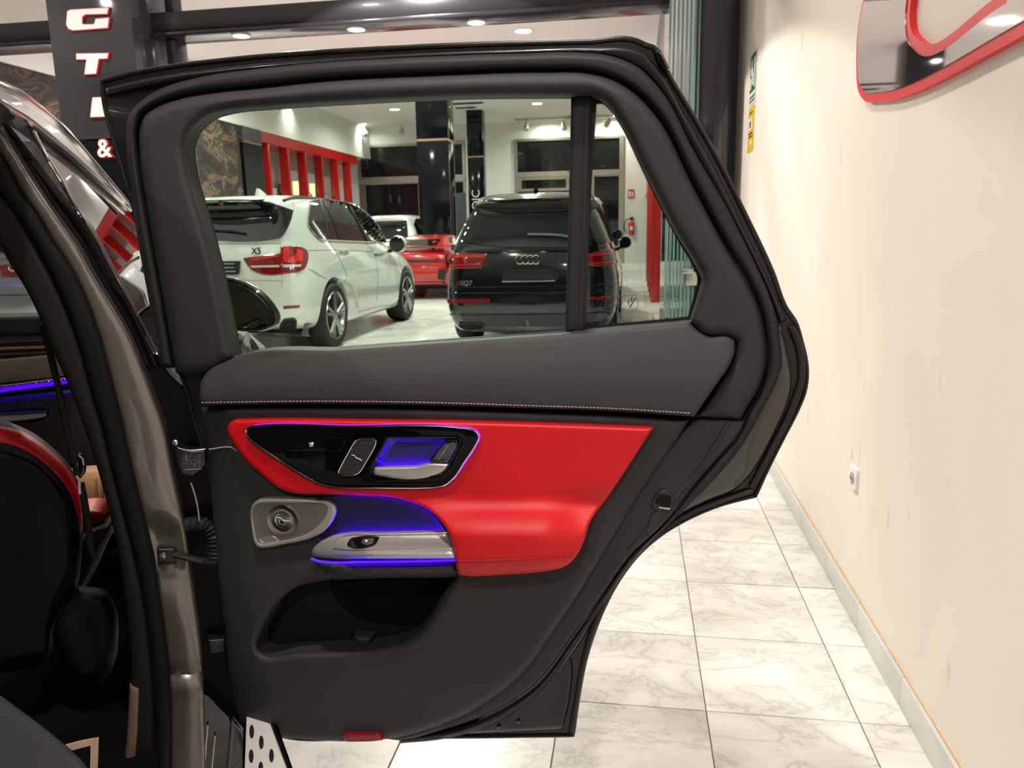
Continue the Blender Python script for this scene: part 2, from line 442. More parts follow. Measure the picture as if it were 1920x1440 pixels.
def wall_mat():
    m = bpy.data.materials.new('cream_plaster'); m.use_nodes = True; nt = m.node_tree; b = nt.nodes['Principled BSDF']
    geo = nt.nodes.new('ShaderNodeNewGeometry')
    n1 = nt.nodes.new('ShaderNodeTexNoise'); n1.inputs['Scale'].default_value = 1.3; n1.inputs['Detail'].default_value = 5
    mp = nt.nodes.new('ShaderNodeMapping'); mp.inputs['Scale'].default_value = (1, 1.6, 0.7)
    nt.links.new(geo.outputs['Position'], mp.inputs[0]); nt.links.new(mp.outputs[0], n1.inputs['Vector'])
    cr = nt.nodes.new('ShaderNodeValToRGB'); e = cr.color_ramp.elements
    e[0].position = 0.3; e[0].color = (0.775, 0.72, 0.645, 1); e[1].position = 0.7; e[1].color = (0.825, 0.772, 0.695, 1)
    nt.links.new(n1.outputs[0], cr.inputs[0])
    # scuffs: sparse short dark strokes
    mp2 = nt.nodes.new('ShaderNodeMapping'); mp2.inputs['Scale'].default_value = (1, 16, 5)
    nt.links.new(geo.outputs['Position'], mp2.inputs[0])
    n2 = nt.nodes.new('ShaderNodeTexNoise'); n2.inputs['Scale'].default_value = 1.0; n2.inputs['Detail'].default_value = 2
    nt.links.new(mp2.outputs[0], n2.inputs['Vector'])
    c2 = nt.nodes.new('ShaderNodeValToRGB'); e = c2.color_ramp.elements
    e[0].position = 0.70; e[0].color = (1, 1, 1, 1); e[1].position = 0.78; e[1].color = (0.80, 0.76, 0.70, 1)
    nt.links.new(n2.outputs[0], c2.inputs[0])
    mu = nt.nodes.new('ShaderNodeMix'); mu.data_type = 'RGBA'; mu.blend_type = 'MULTIPLY'; mu.inputs[0].default_value = 1.0
    nt.links.new(cr.outputs[0], mu.inputs[6]); nt.links.new(c2.outputs[0], mu.inputs[7]); nt.links.new(mu.outputs[2], b.inputs['Base Color'])
    b.inputs['Roughness'].default_value = 0.62
    n3 = nt.nodes.new('ShaderNodeTexNoise'); n3.inputs['Scale'].default_value = 60; bp = nt.nodes.new('ShaderNodeBump'); bp.inputs['Strength'].default_value = 0.06
    nt.links.new(geo.outputs['Position'], n3.inputs['Vector']); nt.links.new(n3.outputs[0], bp.inputs['Height']); nt.links.new(bp.outputs[0], b.inputs['Normal'])
    return m
M_WALL = wall_mat()
M_WHITE = mat('white_plaster', (0.78, 0.765, 0.735), 0.75, var=0.02)
M_CEIL = mat('white_ceiling', (0.80, 0.77, 0.745), 0.8, var=0.01)
M_PILLAR = mat('glossy_anthracite_panel', (0.060, 0.062, 0.068), 0.12, coat=0.7)
M_PILBLK = mat('glossy_black_panel', (0.004, 0.0055, 0.008), 0.08, spec=0.35)
M_BEAM = mat('black_steel_beam', (0.016, 0.016, 0.019), 0.24, coat=0.4)
M_FRAME = mat('champagne_metal', (0.42, 0.38, 0.32), 0.35, metal=0.7)
M_FRAMEBR = mat('brown_metal', (0.22, 0.15, 0.12), 0.4, metal=0.5)
M_NIGHT = mat('night_glass', (0.010, 0.010, 0.010), 0.03, spec=0.35)
M_REDP = mat('red_lacquer', (0.52, 0.012, 0.010), 0.28, coat=0.4)
M_REDGLOW = mat('red_glow_wall', (0.72, 0.40, 0.34), 0.6)  # red glow from the dividers put into the wall colour
M_LAMP = mat('lamp_glow', (1, 1, 1), 0.5, emit=(1.0, 0.97, 0.92), estr=14.0)
M_LAMPRIM = mat('lamp_rim', (0.8, 0.79, 0.77), 0.4)
M_TRACK = mat('track_spot_paint', (0.62, 0.57, 0.45), 0.4)
M_REDEDGE = mat('letter_red', (0.72, 0.02, 0.025), 0.35)
M_LETTER = mat('letter_white_glow', (0.9, 0.89, 0.87), 0.4, emit=(1, 0.97, 0.93), estr=0.45)  # slight glow added to letter faces that only reflect light
M_MIRROR = mat('mirror_letter', (0.80, 0.79, 0.80), 0.03, metal=1.0)
M_GOLD = mat('copper_trim', (0.55, 0.33, 0.25), 0.3, metal=0.9)

def box_obj(name, x0, x1, y0, y1, z0, z1, m, parent=None, b=0.0):
    return MB().box(min(x0,x1), max(x0,x1), min(y0,y1), max(y0,y1), min(z0,z1), max(z0,z1), b).build(name, m, parent, smooth=b > 0)

# ---- floor: joints slab + tiles
floor = box_obj('floor', XL, WX + 0.3, YB, YF + 1.6, -0.15, -0.004, M_JOINT); tag(floor, 'white veined marble tile floor of the showroom', 'floor', kind='structure')
XS = [0.21 + 0.4 * k for k in range(-31, 2)] ; XS = [x for x in XS if x > XL] + [WX]
YS = [1.94 + 0.4 * k for k in range(-15, 77)]
def tile_bm(sx, sy):
    g = 0.0016; v = []; 
    x0, x1, y0, y1 = -sx / 2 + g, sx / 2 - g, -sy / 2 + g, sy / 2 - g; c = 0.0012
    vb = [(x0, y0, -.006), (x1, y0, -.006), (x1, y1, -.006), (x0, y1, -.006)]
    vt = [(x0, y0, -c), (x1, y0, -c), (x1, y1, -c), (x0, y1, -c)]
    vu = [(x0 + c, y0 + c, 0), (x1 - c, y0 + c, 0), (x1 - c, y1 - c, 0), (x0 + c, y1 - c, 0)]
    f = [(8, 9, 10, 11)]
    for i in range(4):
        j = (i + 1) % 4; f += [(i, j, 4 + j, 4 + i), (4 + i, 4 + j, 8 + j, 8 + i)]
    return vb + vt + vu, f
_tm = {}
bulk = MB(); ntile = 0
for i in range(len(XS) - 1):
    for j in range(len(YS) - 1):
        x0, x1, y0, y1 = XS[i], XS[i + 1], YS[j], YS[j + 1]
        sx, sy = round(x1 - x0, 4), 0.4; cx, cy = (x0 + x1) / 2, (y0 + y1) / 2
        keep = False
        if cy > 0.9:
            px, py = project((cx, cy, 0))
            if (px > 1060 and 830 < py < 1560 and cy < CORNER_Y) or (py > 1360 and 400 < px < 1200 and py < 1500) or (650 < px < 850 and 545 < py < 660) or (1165 < px < 1235 and 500 < py < 610): keep = True
        if keep:
            key = (sx, sy)
            if key not in _tm:
                v, f = tile_bm(sx, sy); me = bpy.data.meshes.new('floor_tile'); me.from_pydata(v, [], f); me.materials.append(M_MARBLE); _tm[key] = me
            o = bpy.data.objects.new('floor_tile', _tm[key]); COL.objects.link(o); o.parent = floor
            o.location = Vector((cx, cy, 0.0006 * random.uniform(-1, 1))) - wpos(floor); ntile += 1
        else:
            v, f = tile_bm(sx, sy); bulk.add([(a + cx, b + cy, c) for a, b, c in v], f)
o = bulk.build('distant_floor_tiles', M_MARBLE, floor, smooth=False); o['kind'] = 'stuff'
print('tiles', ntile)

# ---- walls, ceilings
def structure(o, label=None): o['kind'] = 'structure'; 
def st(name, *a, label=None, **k):
    o = box_obj(name, *a, **k); o['kind'] = 'structure'
    if label: o['label'] = label; o['category'] = 'wall'
    return o
st('wall_right', WX, WX + 0.25, YB, CORNER_Y, 0, NEAR_CEIL, M_WALL, label='cream plastered wall along the right of the car')
st('wall_back', XL, WX + 0.25, YB - 0.2, YB, 0, NEAR_CEIL, M_NIGHT, label='dark night glass front behind the viewer')
st('wall_left', XL - 0.2, XL, YB, YF + 1.6, 0, FAR_CEIL, M_WHITE, label='white side wall of the long showroom')
st('ceiling', XL, WX + 0.25, YB, 5.9, NEAR_CEIL, NEAR_CEIL + 0.1, M_CEIL, label='white plaster ceiling over the open car')
st('trim_1', XL, WX + 0.25, 5.9, 6.05, NEAR_CEIL, FAR_CEIL, M_CEIL, label='white header above the glass front')
st('ceiling_showroom', XL, WX + 1.2, 6.05, YF + 1.6, FAR_CEIL, FAR_CEIL + 0.1, M_CEIL, label='high white ceiling of the far showroom')
st('wall_far', XL, WX + 1.2, YF, YF + 0.2, 0, FAR_CEIL, M_WHITE, label='white far wall of the showroom with dark windows')
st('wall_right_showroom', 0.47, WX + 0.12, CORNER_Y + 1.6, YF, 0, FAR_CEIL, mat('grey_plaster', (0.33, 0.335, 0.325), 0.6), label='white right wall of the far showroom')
st('trim_2', 0.40, 0.46, 20.5, YF, 2.6, FAR_CEIL, M_REDGLOW, label='bulkhead above the red dividers with their red glow painted on')
# soffit over the left shelving
st('trim_3', XL, -11.0, 11.0, YF, 4.42, FAR_CEIL, M_WHITE, label='white soffit over the red shelves')

# ---- baseboard along the right wall
bb = box_obj('baseboard_right', WX - 0.004, WX, YB, CORNER_Y, 0.0, 0.088, M_JOINT); tag(bb, 'grey marble skirting along the cream wall', 'baseboard', kind='structure')
M_SKIRT = mat('grey_marble_skirting', (0.56, 0.56, 0.53), 0.3, var=0.12, vscale=9)
M_DIRT = mat('ochre_dirt_line', (0.60, 0.46, 0.31), 0.9, var=0.25, vscale=30)
for k in range(10):
    y0 = 2.03 + 0.42 * k - 0.42 * 2
    y1 = min(y0 + 0.4185, CORNER_Y - 0.01)
    if y0 > CORNER_Y - 0.05: break
    box_obj('skirting_tile', WX - 0.016, WX - 0.004, y0, y1, 0.001, 0.088, M_SKIRT, bb, b=0.0015)
box_obj('skirting_top_line', WX - 0.006, WX, 0.6, CORNER_Y - 0.01, 0.088, 0.094, M_DIRT, bb)

# ---- glossy pilaster in the corner
pil = box_obj('pilaster', 0.44, WX + 0.12, CORNER_Y, CORNER_Y + 0.35, 0, 3.55, M_PILLAR, b=0.004)
tag(pil, 'glossy anthracite pilaster between glass panels and cream wall', 'pillar')

# ---- letter pillar at the left
lp = empty('letter_pillar', (-4.145, 5.95, 0)); tag(lp, 'glossy anthracite pillar carrying white G T I letters', 'pillar')
PX0, PX1, PY0 = -4.50, -3.795, 5.70
box_obj('upper_panel', PX0, PX1, PY0, 6.25, 2.09, 3.5, M_PILLAR, lp, b=0.004)
box_obj('lower_panel', PX0 + 0.003, PX1 - 0.003, PY0 + 0.006, 6.245, 0, 2.08, M_PILBLK, lp, b=0.004)
LPM = lambda x, y, w: onY(x, y, PY0) + np.stack([0 * np.asarray(w), -np.asarray(w), 0 * np.asarray(w)], -1)
G = [(206,16),(204,27),(163,28),(157,33),(157,45),(160,47.5),(180,47),(183,37),(207,35),(205,53),(140,58),(132,55),(128,47),(130,23),(135,20)]
T = [(147,102),(206,101),(204,110.5),(188,111),(183,139),(162,140),(166,112),(147,112)]
I = [(177,184),(203,183),(200,219),(173,220)]
def grow(poly, d):
    P = np.asarray(poly, float); a = 0.5 * np.sum(P[:, 0] * np.roll(P[:, 1], -1) - np.roll(P[:, 0], -1) * P[:, 1]); s = 1 if a > 0 else -1
    out = []
    for i in range(len(P)):
        e1 = P[i] - P[i - 1]; e2 = P[(i + 1) % len(P)] - P[i]
        e1 /= np.linalg.norm(e1); e2 /= np.linalg.norm(e2)
        n1 = np.array([e1[1], -e1[0]]) * s; n2 = np.array([e2[1], -e2[0]]) * s
        b = n1 + n2; b /= max(0.35, (b @ b) / 2) ; out.append(P[i] + b * d)
    return np.array(out)
for nm, q in (('letter_g', G), ('letter_t', T), ('letter_i', I)):
    red = patch(nm, grow(q, 1.7), LPM, M_REDEDGE, lp, w=0.018, back=0.018, raw=True, grid=60)
    patch('letter_face', q, LPM, M_LETTER, red, w=0.022, back=0.004, raw=True, grid=60)
def text_mesh(name, txt, size, M, m, parent=None, extrude=0.002, bold=0.0, align='CENTER', shear=0.0):
    cu = bpy.data.curves.new(name, 'FONT'); cu.body = txt; cu.size = size; cu.extrude = extrude; cu.align_x = align; cu.align_y = 'CENTER'; cu.offset = bold; cu.shear = shear
    o = bpy.data.objects.new(name, cu); COL.objects.link(o)
    dg = bpy.context.evaluated_depsgraph_get(); me = bpy.data.meshes.new_from_object(o.evaluated_get(dg))
    bpy.data.objects.remove(o)
    v = [(M @ q.co)[:] for q in me.vertices]; f = [tuple(p.vertices) for p in me.polygons]
    bpy.data.meshes.remove(me)
    return mesh_obj(name, v, f, m, parent, smooth=False)
def face_cam(p, yaw=0): # text standing in the X-Z plane, readable from -Y
    return Matrix.Translation(Vector(p)) @ Matrix.Rotation(yaw, 4, 'Z') @ Matrix.Rotation(math.pi / 2, 4, 'X')
_p = onY(197, 280, PY0 + 0.006)
amp = text_mesh('ampersand', '&', 0.19, face_cam(_p - np.array([0, 0.006, 0])), M_REDEDGE, lp, extrude=0.006, bold=0.012)
text_mesh('ampersand_face', '&', 0.19, face_cam(_p - np.array([0, 0.014, 0])), M_LETTER, amp, extrude=0.002, bold=0.003)

# ---- beam of the glass front with three lamps in its underside
beam = empty('front_beam', (-2.0, 6.05, 2.87)); tag(beam, 'black steel beam across the head of the glass front', 'beam')
box_obj('beam_body', XL + 0.05, 0.22, 5.95, 6.16, 2.90, 3.055, M_BEAM, beam, b=0.006)
box_obj('beam_flange', XL + 0.05, 0.22, 5.92, 6.19, 2.868, 2.90, M_BEAM, beam, b=0.004)
post = box_obj('front_post', -3.70, -3.62, 5.97, 6.14, 0, 2.866, M_BEAM, b=0.004); tag(post, 'slim dark post beside the letter pillar under the beam', 'post')
post2 = box_obj('clerestory_post', -3.69, -3.62, 5.99, 6.12, 3.056, 3.55, M_BEAM, b=0.004); tag(post2, 'short dark post standing on the black beam', 'post')
M_NEON = mat('red_neon', (0.8, 0.05, 0.04), 0.4, emit=(1.0, 0.06, 0.04), estr=2.0)
_a, _b2 = onY(262, -8, 6.4), onY(306, 12, 6.4)
nt_ = MB().tube([_a, (_a + _b2) / 2, _b2], 0.014).build('neon_tube', M_NEON); tag(nt_, 'red neon tube above the beam by the pillar', 'lamp')
for k, (px, py) in enumerate([(452, 67), (668, 55), (893, 42)]):
    p = on_plane(px, py, (0, 0, 2.862), (0, 0, 1))
    t = empty('beam_downlight', tuple(p)); tag(t, ['round lamp under the black beam nearest the letter pillar', 'round lamp under the black beam, middle of three', 'round lamp under the black beam nearest the glass panels'][k], 'lamp', 'lamps under the beam')
    MB().lathe([(0.075, 0.006), (0.075, -0.004), (0.062, -0.006), (0.058, 0.0)], p, 'z', 24).build('lamp_rim', M_LAMPRIM, t)
    MB().lathe([(0.058, 0.001), (0.055, -0.004), (0.02, -0.012)], p, 'z', 24).build('lamp_lens', M_LAMP, t)

# ---- stacked folding glass panels
M_GEDGE = mat('glass_edge_teal', (0.20, 0.36, 0.355), 0.15, spec=0.7)
M_GPANEL = glass_mat('green_panel_glass', (0.36, 0.49, 0.48), 1.5, extra=0.16)
stack = empty('folding_glass_wall', (0.33, 6.0, 0)); tag(stack, 'stack of folded frameless green glass panels beside the pilaster', 'glass wall')
for k in range(8):
    x = 0.225 + 0.0285 * k; y0 = 5.74 + 0.012 * (k % 2); y1 = y0 + 0.95
    g = box_obj('glass_panel', x - 0.006, x + 0.006, y0 + 0.006, y1, 0.02, 3.4, M_GPANEL, stack)
    box_obj('glass_edge', x - 0.0062, x + 0.0062, y0, y0 + 0.006, 0.02, 3.4, M_GEDGE, g)
lk = box_obj('panel_lock', 0.37, 0.455, 5.70, 5.735, 0.90, 1.0, M_SATIN, stack, b=0.006)
box_obj('lock_lever', 0.34, 0.42, 5.685, 5.70, 0.985, 1.02, M_SATIN, lk, b=0.005)

# ---- far wall windows
def far_window(name, x0p, x1p, label):
    yy = YF - 0.02
    t = empty(name, tuple(onY((x0p + x1p) / 2, 480, yy) * np.array([1, 1, 0]))); tag(t, label, 'window', kind='structure')
    return t
def pr(px, py, y=YF): return onY(px, py, y)
def far_rect(name, x0, x1, z0, z1, m, parent, dy0=0.0, dy1=0.05, b=0.0): return box_obj(name, x0, x1, YF - dy1, YF - dy0, z0, z1, m, parent, b)
w1 = far_window('window_1', 671, 872, 'dark shop window with metal frame behind the black column')
xa, xb = pr(671, 300)[0], pr(872, 300)[0]
zt, zm = 5.02, 3.62
far_rect('upper_pane', xa + .12, xb - .12, zm + .1, zt - .1, M_NIGHT, w1, 0.0, 0.02)
far_rect('lower_pane', xa + .3, xb - .12, 0.1, zm - .22, M_NIGHT, w1, 0.0, 0.02)
far_rect('frame_head', xa, xb, zt - .1, zt, M_FRAME, w1, 0, .08)
far_rect('frame_transom', xa, xb, zm - .18, zm + .08, M_FRAME, w1, 0, .08)
far_rect('frame_jamb', xa, xa + .1, zm - .1, zt - .1, M_FRAME, w1, 0, .075)
far_rect('frame_jamb', xa + .02, xa + .30, 0, zm - .18, M_FRAMEBR, w1, 0, .075)
far_rect('frame_jamb', xb - .1, xb, 0, zt - .1, M_FRAME, w1, 0, .075)
far_rect('mullion', pr(786,400)[0], pr(786,400)[0]+.25, 0, zm - .18, M_FRAMEBR, w1, 0, .07)
w2 = far_window('window_2', 965, 1170, 'dark shop window with metal frame above the black car')
xa, xb = pr(965, 300)[0], pr(1170, 300)[0]; xm = pr(1068, 340)[0]; xd = pr(1105, 340)[0]
far_rect('upper_pane', xa + .12, xb - .12, zm + .1, zt - .1, M_NIGHT, w2, 0.0, 0.02)
far_rect('frame_head', xa, xb, zt - .1, zt, M_FRAME, w2, 0, .08)
far_rect('frame_transom', xa, xb, zm - .1, zm + .1, M_FRAME, w2, 0, .08)
far_rect('frame_jamb', xa, xa + .12, 0.9, zt - .1, M_FRAME, w2, 0, .075)
far_rect('frame_jamb', xb - .18, xb, 0, zt - .1, M_FRAME, w2, 0, .075)
far_rect('sash', xa + .12, xm, 2.95, zm - .1, M_FRAME, w2, 0, .06)
far_rect('sash_pane', xa + .28, xm - .14, 3.06, zm - .22, M_NIGHT, w2, 0.055, .066)
far_rect('frame_jamb', xm, xd + .2, 0, zm - .1, M_FRAME, w2, 0, .07)
far_rect('door_pane', xd + .2, xb - .2, 0.05, zm - .16, M_NIGHT, w2, 0.0, .02)
far_rect('lower_pane', xa + .12, xm, 0.1, 2.95, M_NIGHT, w2, 0.0, .02)

# ---- black columns
def column(x0p, x1p, yy, depth, label, gz):
    x0, x1 = onY(x0p, 330, yy)[0], onY(x1p, 330, yy)[0]
    t = empty('black_column', ((x0 + x1) / 2, yy + depth / 2, 0)); tag(t, label, 'column')
    box_obj('upper_panel', x0, x1, yy, yy + depth, gz + .03, FAR_CEIL - .01, M_PILBLK, t, b=.004)
    box_obj('lower_panel', x0, x1, yy, yy + depth, 0, gz - .03, M_PILBLK, t, b=.004)
    box_obj('trim_line', x0 + .01, x1 - .01, yy - .006, yy + depth - .01, gz - .03, gz + .03, M_GOLD, t)
    return t, x0, x1
gz1 = onY(810, 262, 21)[2]; gz2 = onY(890, 294, 28.5)[2]
column(784, 842, 21.0, 0.75, 'wide black glossy column with copper line behind the red car', gz1)
c2, cx0, cx1 = column(877.5, 906, 28.5, 0.6, 'slim black column with copper line and white lettering', gz2)
_q = onY(893, 375, 28.49)
text_mesh('column_lettering', 'OIC', 0.42, Matrix.Translation(Vector(_q)) @ Matrix.Rotation(math.pi / 2, 4, 'X') @ Matrix.Rotation(math.pi / 2, 4, 'Z'), M_WHITEMARK, c2)
# grey partition beside the wide column
gp = box_obj('grey_partition', onY(846, 400, 29.5)[0], onY(874, 400, 29.5)[0], 29.4, 29.6, 0, onY(860, 362, 29.5)[2], mat('slate_panel', (0.05, 0.06, 0.07), 0.4), b=.01); tag(gp, 'slate grey low partition between the two black columns', 'partition')
wp = box_obj('white_post', onY(875.2, 300, 29)[0], onY(878, 300, 29)[0], 29.0, 29.15, 0, 4.9, M_WHITE); tag(wp, 'thin white post at the left edge of slim column', 'post')

# ---- ceiling lamps of the showroom
def downlight(p, label, power, rad=0.13, col=COOL, group='showroom downlights', spread=160, near=False):
    t = empty('ceiling_downlight', tuple(p)); tag(t, label, 'lamp', group)
    MB().lathe([(rad * 1.25, 0.004), (rad * 1.25, -0.01), (rad, -0.012), (rad * .96, -0.004)], p, 'z', 28).build('lamp_rim', M_LAMPRIM, t)
    MB().lathe([(rad * .97, 0.0), (rad * .9, -0.008), (rad * .3, -0.014)], p, 'z', 28).build('lamp_lens', M_LAMP, t)
    if power:
        l = area_light('downlight_light', (0, 0, -0.03), rad * 2, power, col, math.radians(spread)); l.parent = t
    return t
_lab = ['ceiling lamp left of the wide black column, nearer one', 'ceiling lamp left of the wide column, by the corner', 'ceiling lamp over the black car, upper one', 'ceiling lamp over the black car, lower one', 'ceiling lamp seen through the small rear pane']
for (px, py), lb in zip(FAR_LAMP_PX, _lab):
    p = onZ(px, py, FAR_CEIL); downlight(p - np.array([0, 0, 0.001]), lb, 290 if py < 210 else 100, 0.19)
for i, (x, y) in enumerate([(-2.2, 9.0), (-6.0, 8.5), (-3.0, 13.0), (-7.5, 14.0), (-9.0, 19), (-2.5, 18.0), (-6.5, 19.5)]):
    downlight((x, y, FAR_CEIL - .001), ['ceiling lamp above the tail of the black SUV', 'ceiling lamp between white and silver SUVs', 'ceiling lamp above the nose of the black SUV', 'ceiling lamp before the nose of the white SUV', 'ceiling lamp above the graffiti mural floor', 'ceiling lamp above the boxy white SUV', 'ceiling lamp left of the red sports car', 'ceiling lamp beside the silver SUV'][i], 310, 0.19, group='hidden showroom lamps')
# wall washers close to the soffit face (cones of light on it) and lamps in the soffit underside
for i, yy in enumerate([24.2, 30.7, 17.5]):
    downlight((-10.75, yy, FAR_CEIL - .001), ['wall washer lamp throwing a cone on the soffit mid length', 'wall washer lamp throwing a cone near the far corner', 'wall washer lamp over the mural'][i], 28, 0.09, spread=105, group='soffit washers')
for i, (px, py) in enumerate([(426, 240), (511, 265), (535, 264), (593, 282), (613, 282), (63, 158)]):
    p = onZ(px, py, 4.415)
    downlight(p, ['small soffit lamp above the mural', 'small soffit lamp above the second red divider', 'small soffit lamp above the third red divider', 'small soffit lamp over the middle red shelves', 'small soffit lamp over the far red shelves', 'small soffit lamp left of the letter pillar'][i], 14 if i in (1, 3) else 0, 0.07, group='soffit lamps')
for i, (x, y) in enumerate(NEAR_LAMPS):
    downlight((x, y, NEAR_CEIL - .001), ['ceiling lamp right above the open rear door', 'ceiling lamp above the floor beside the cream wall', 'ceiling lamp behind the viewer by the cream wall', 'ceiling lamp above the front of the open car', 'ceiling lamp behind the open car', 'ceiling lamp left of the open car', 'ceiling lamp before the letter pillar', 'wide beam ceiling lamp that washes the cream wall'][i], 0, 0.08, group='lamps over the open car')

# ---- ceiling vents, track lamps, camera box
for i, (px, py, w_, label) in enumerate([(868, 193, 1.5, 'long slot vent in the far ceiling beside the column'), (873, 201, .8, 'short slot vent in the far ceiling')]):
    p = onZ(px, py, FAR_CEIL); t = empty('ceiling_vent', tuple(p)); tag(t, label, 'vent')
    box_obj('vent_frame', p[0] - w_ / 2, p[0] + w_ / 2, p[1] - .22, p[1] + .22, FAR_CEIL - .02, FAR_CEIL, M_LAMPRIM, t)
    for k in range(3): box_obj('slat', p[0] - w_ / 2 + .05, p[0] + w_ / 2 - .05, p[1] - .16 + .11 * k, p[1] - .09 + .11 * k, FAR_CEIL - .03, FAR_CEIL - .018, M_DARKMETAL, t)
def track_spot(px, py, yy, label, ang):
    p = onY(px, py, yy); t = empty('track_spotlight', tuple(p)); tag(t, label, 'lamp', 'track spotlights')
    MB().tube([(p[0], p[1], FAR_CEIL), (p[0], p[1], p[2] + .12)], .018).build('stem', M_TRACK, t)
    d = np.array([math.cos(ang) * .12, -.10, -.16])
    MB().tube([p - d * .6 + np.array([0, 0, .05]), p + d * .2 + np.array([0, 0, .05]), p + d + np.array([0, 0, .05])], [.07, .1, .11], 16).build('lamp_head', M_TRACK, t)
for i, (px, py, a) in enumerate([(683, 249, .6), (754, 247, 1.6), (986.5, 238, 1.6), (1057, 237, 1.2), (1141, 231, 2.4)]):
    track_spot(px, py, 31.0, ['beige track spot by the far left corner', 'beige track spot left of the wide column', 'beige track spot, left one over the black car', 'beige track spot, right one over the black car', 'white track spot seen through the small rear pane'][i], a)
tr = box_obj('spot_track', onY(965, 228, 31)[0], onY(1150, 222, 31)[0], 31.02, 31.08, 5.60, 5.68, M_TRACK); tag(tr, 'beige lighting track under the far ceiling', 'track')
sp = empty('wall_speaker', (-11.0, 30.9, 4.2)); tag(sp, 'small black loudspeaker at the end of the red shelves', 'speaker')
box_obj('speaker_box', -11.05, -10.75, 30.9, 31.2, 4.0, 4.38, M_DARKMETAL, sp, b=.03); box_obj('speaker_grille', -11.0, -10.8, 30.885, 30.9, 4.05, 4.33, M_DARKIN, sp, b=.01)

# ---- left wall: mural, black pilaster, red shelving
def mural_mat():
    m = bpy.data.materials.new('graffiti_mural'); m.use_nodes = True; nt = m.node_tree; b = nt.nodes['Principled BSDF']
    geo = nt.nodes.new('ShaderNodeNewGeometry'); mp = nt.nodes.new('ShaderNodeMapping'); mp.inputs['Scale'].default_value = (1, 0.75, 1.15)
    nt.links.new(geo.outputs['Position'], mp.inputs[0])
    n = nt.nodes.new('ShaderNodeTexNoise'); n.inputs['Scale'].default_value = 1.5; n.inputs['Detail'].default_value = 2.5; n.inputs['Distortion'].default_value = 1.6
    nt.links.new(mp.outputs[0], n.inputs['Vector'])
    cr = nt.nodes.new('ShaderNodeValToRGB'); cr.color_ramp.interpolation = 'EASE'
    stops = [(0.0, (0.02, 0.02, 0.025)), (0.36, (0.035, 0.03, 0.03)), (0.42, (0.07, 0.05, 0.04)), (0.46, (0.02, 0.025, 0.035)), (0.50, (0.12, 0.07, 0.05)), (0.53, (0.04, 0.035, 0.035)), (0.58, (0.18, 0.16, 0.11)), (0.61, (0.05, 0.05, 0.05)), (0.66, (0.26, 0.10, 0.025)), (0.72, (0.10, 0.10, 0.12)), (1.0, (0.25, 0.22, 0.16))]
    el = cr.color_ramp.elements
    el[0].position, el[0].color = stops[0][0], (*stops[0][1], 1); el[1].position, el[1].color = stops[-1][0], (*stops[-1][1], 1)
    for p_, c_ in stops[1:-1]: q = el.new(p_); q.color = (*c_, 1)
    nt.links.new(n.outputs[0], cr.inputs[0]); nt.links.new(cr.outputs[0], b.inputs['Base Color']); b.inputs['Roughness'].default_value = 0.5; b.inputs['Specular IOR Level'].default_value = 0.2
    return m
mu = box_obj('graffiti_mural', XL + .05, -11.06, 11.0, 21.0, 0.2, 4.41, mural_mat()); tag(mu, 'dark abstract graffiti mural panel on the left wall', 'mural')
ppl = empty('wall_pilaster', (-11.2, 21.6, 0)); tag(ppl, 'black glossy pilaster between mural and red shelves', 'pillar')
box_obj('upper_panel', XL, -10.98, 21.05, 22.2, 4.02, 4.41, M_PILLAR, ppl); box_obj('lower_panel', XL, -10.98, 21.05, 22.2, 0, 3.97, M_PILBLK, ppl); box_obj('trim_line', XL, -10.975, 21.06, 22.2, 3.975, 4.015, M_GOLD, ppl)
M_SHELFBK = mat('shelf_back_grey', (0.34, 0.33, 0.31), 0.5); M_SHELF = mat('glass_shelf', (0.5, 0.5, 0.48), 0.2)
sh = empty('red_shelving', (-11.4, 26.2, 0)); tag(sh, 'red lacquered shelving with upright dividers along the left wall', 'shelving')
box_obj('top_rail', XL, -11.02, 22.25, 30.4, 4.1, 4.41, M_REDP, sh); box_obj('back_panel', XL, XL + .05, 22.25, 30.4, 0.1, 4.1, M_SHELFBK, sh)
DIV_Y = [22.75, 24.1, 25.45, 26.85, 28.3, 29.6]
for y in DIV_Y: box_obj('divider', XL + .56, -11.04, y - .06, y + .06, 0.1, 4.1, M_REDP, sh, b=.01)
for z in (1.2, 2.35): 
    for a, b_ in zip(DIV_Y[:-1], DIV_Y[1:]): box_obj('shelf_board', XL + .05, -11.1, a + .06, b_ - .06, z, z + .03, M_SHELF, sh)
M_WARMG = mat('warm_display_lamp', (1, .85, .5), .5, emit=(1.0, .78, .42), estr=2.2)
M_BOXW = mat('white_box', (0.7, 0.7, 0.68), .5); M_BLUEG = mat('blue_grey_ball', (0.22, 0.26, 0.34), .35); M_BLKYEL = mat('dark_disc', (0.03, 0.03, 0.03), .4); M_YEL = mat('yellow_disc', (0.6, 0.42, 0.03), .4)
t = box_obj('display_box', -11.75, -11.4, 23.45, 23.85, 2.38, 2.85, M_BOXW, b=.02); tag(t, 'white box on the first red shelf', 'box')
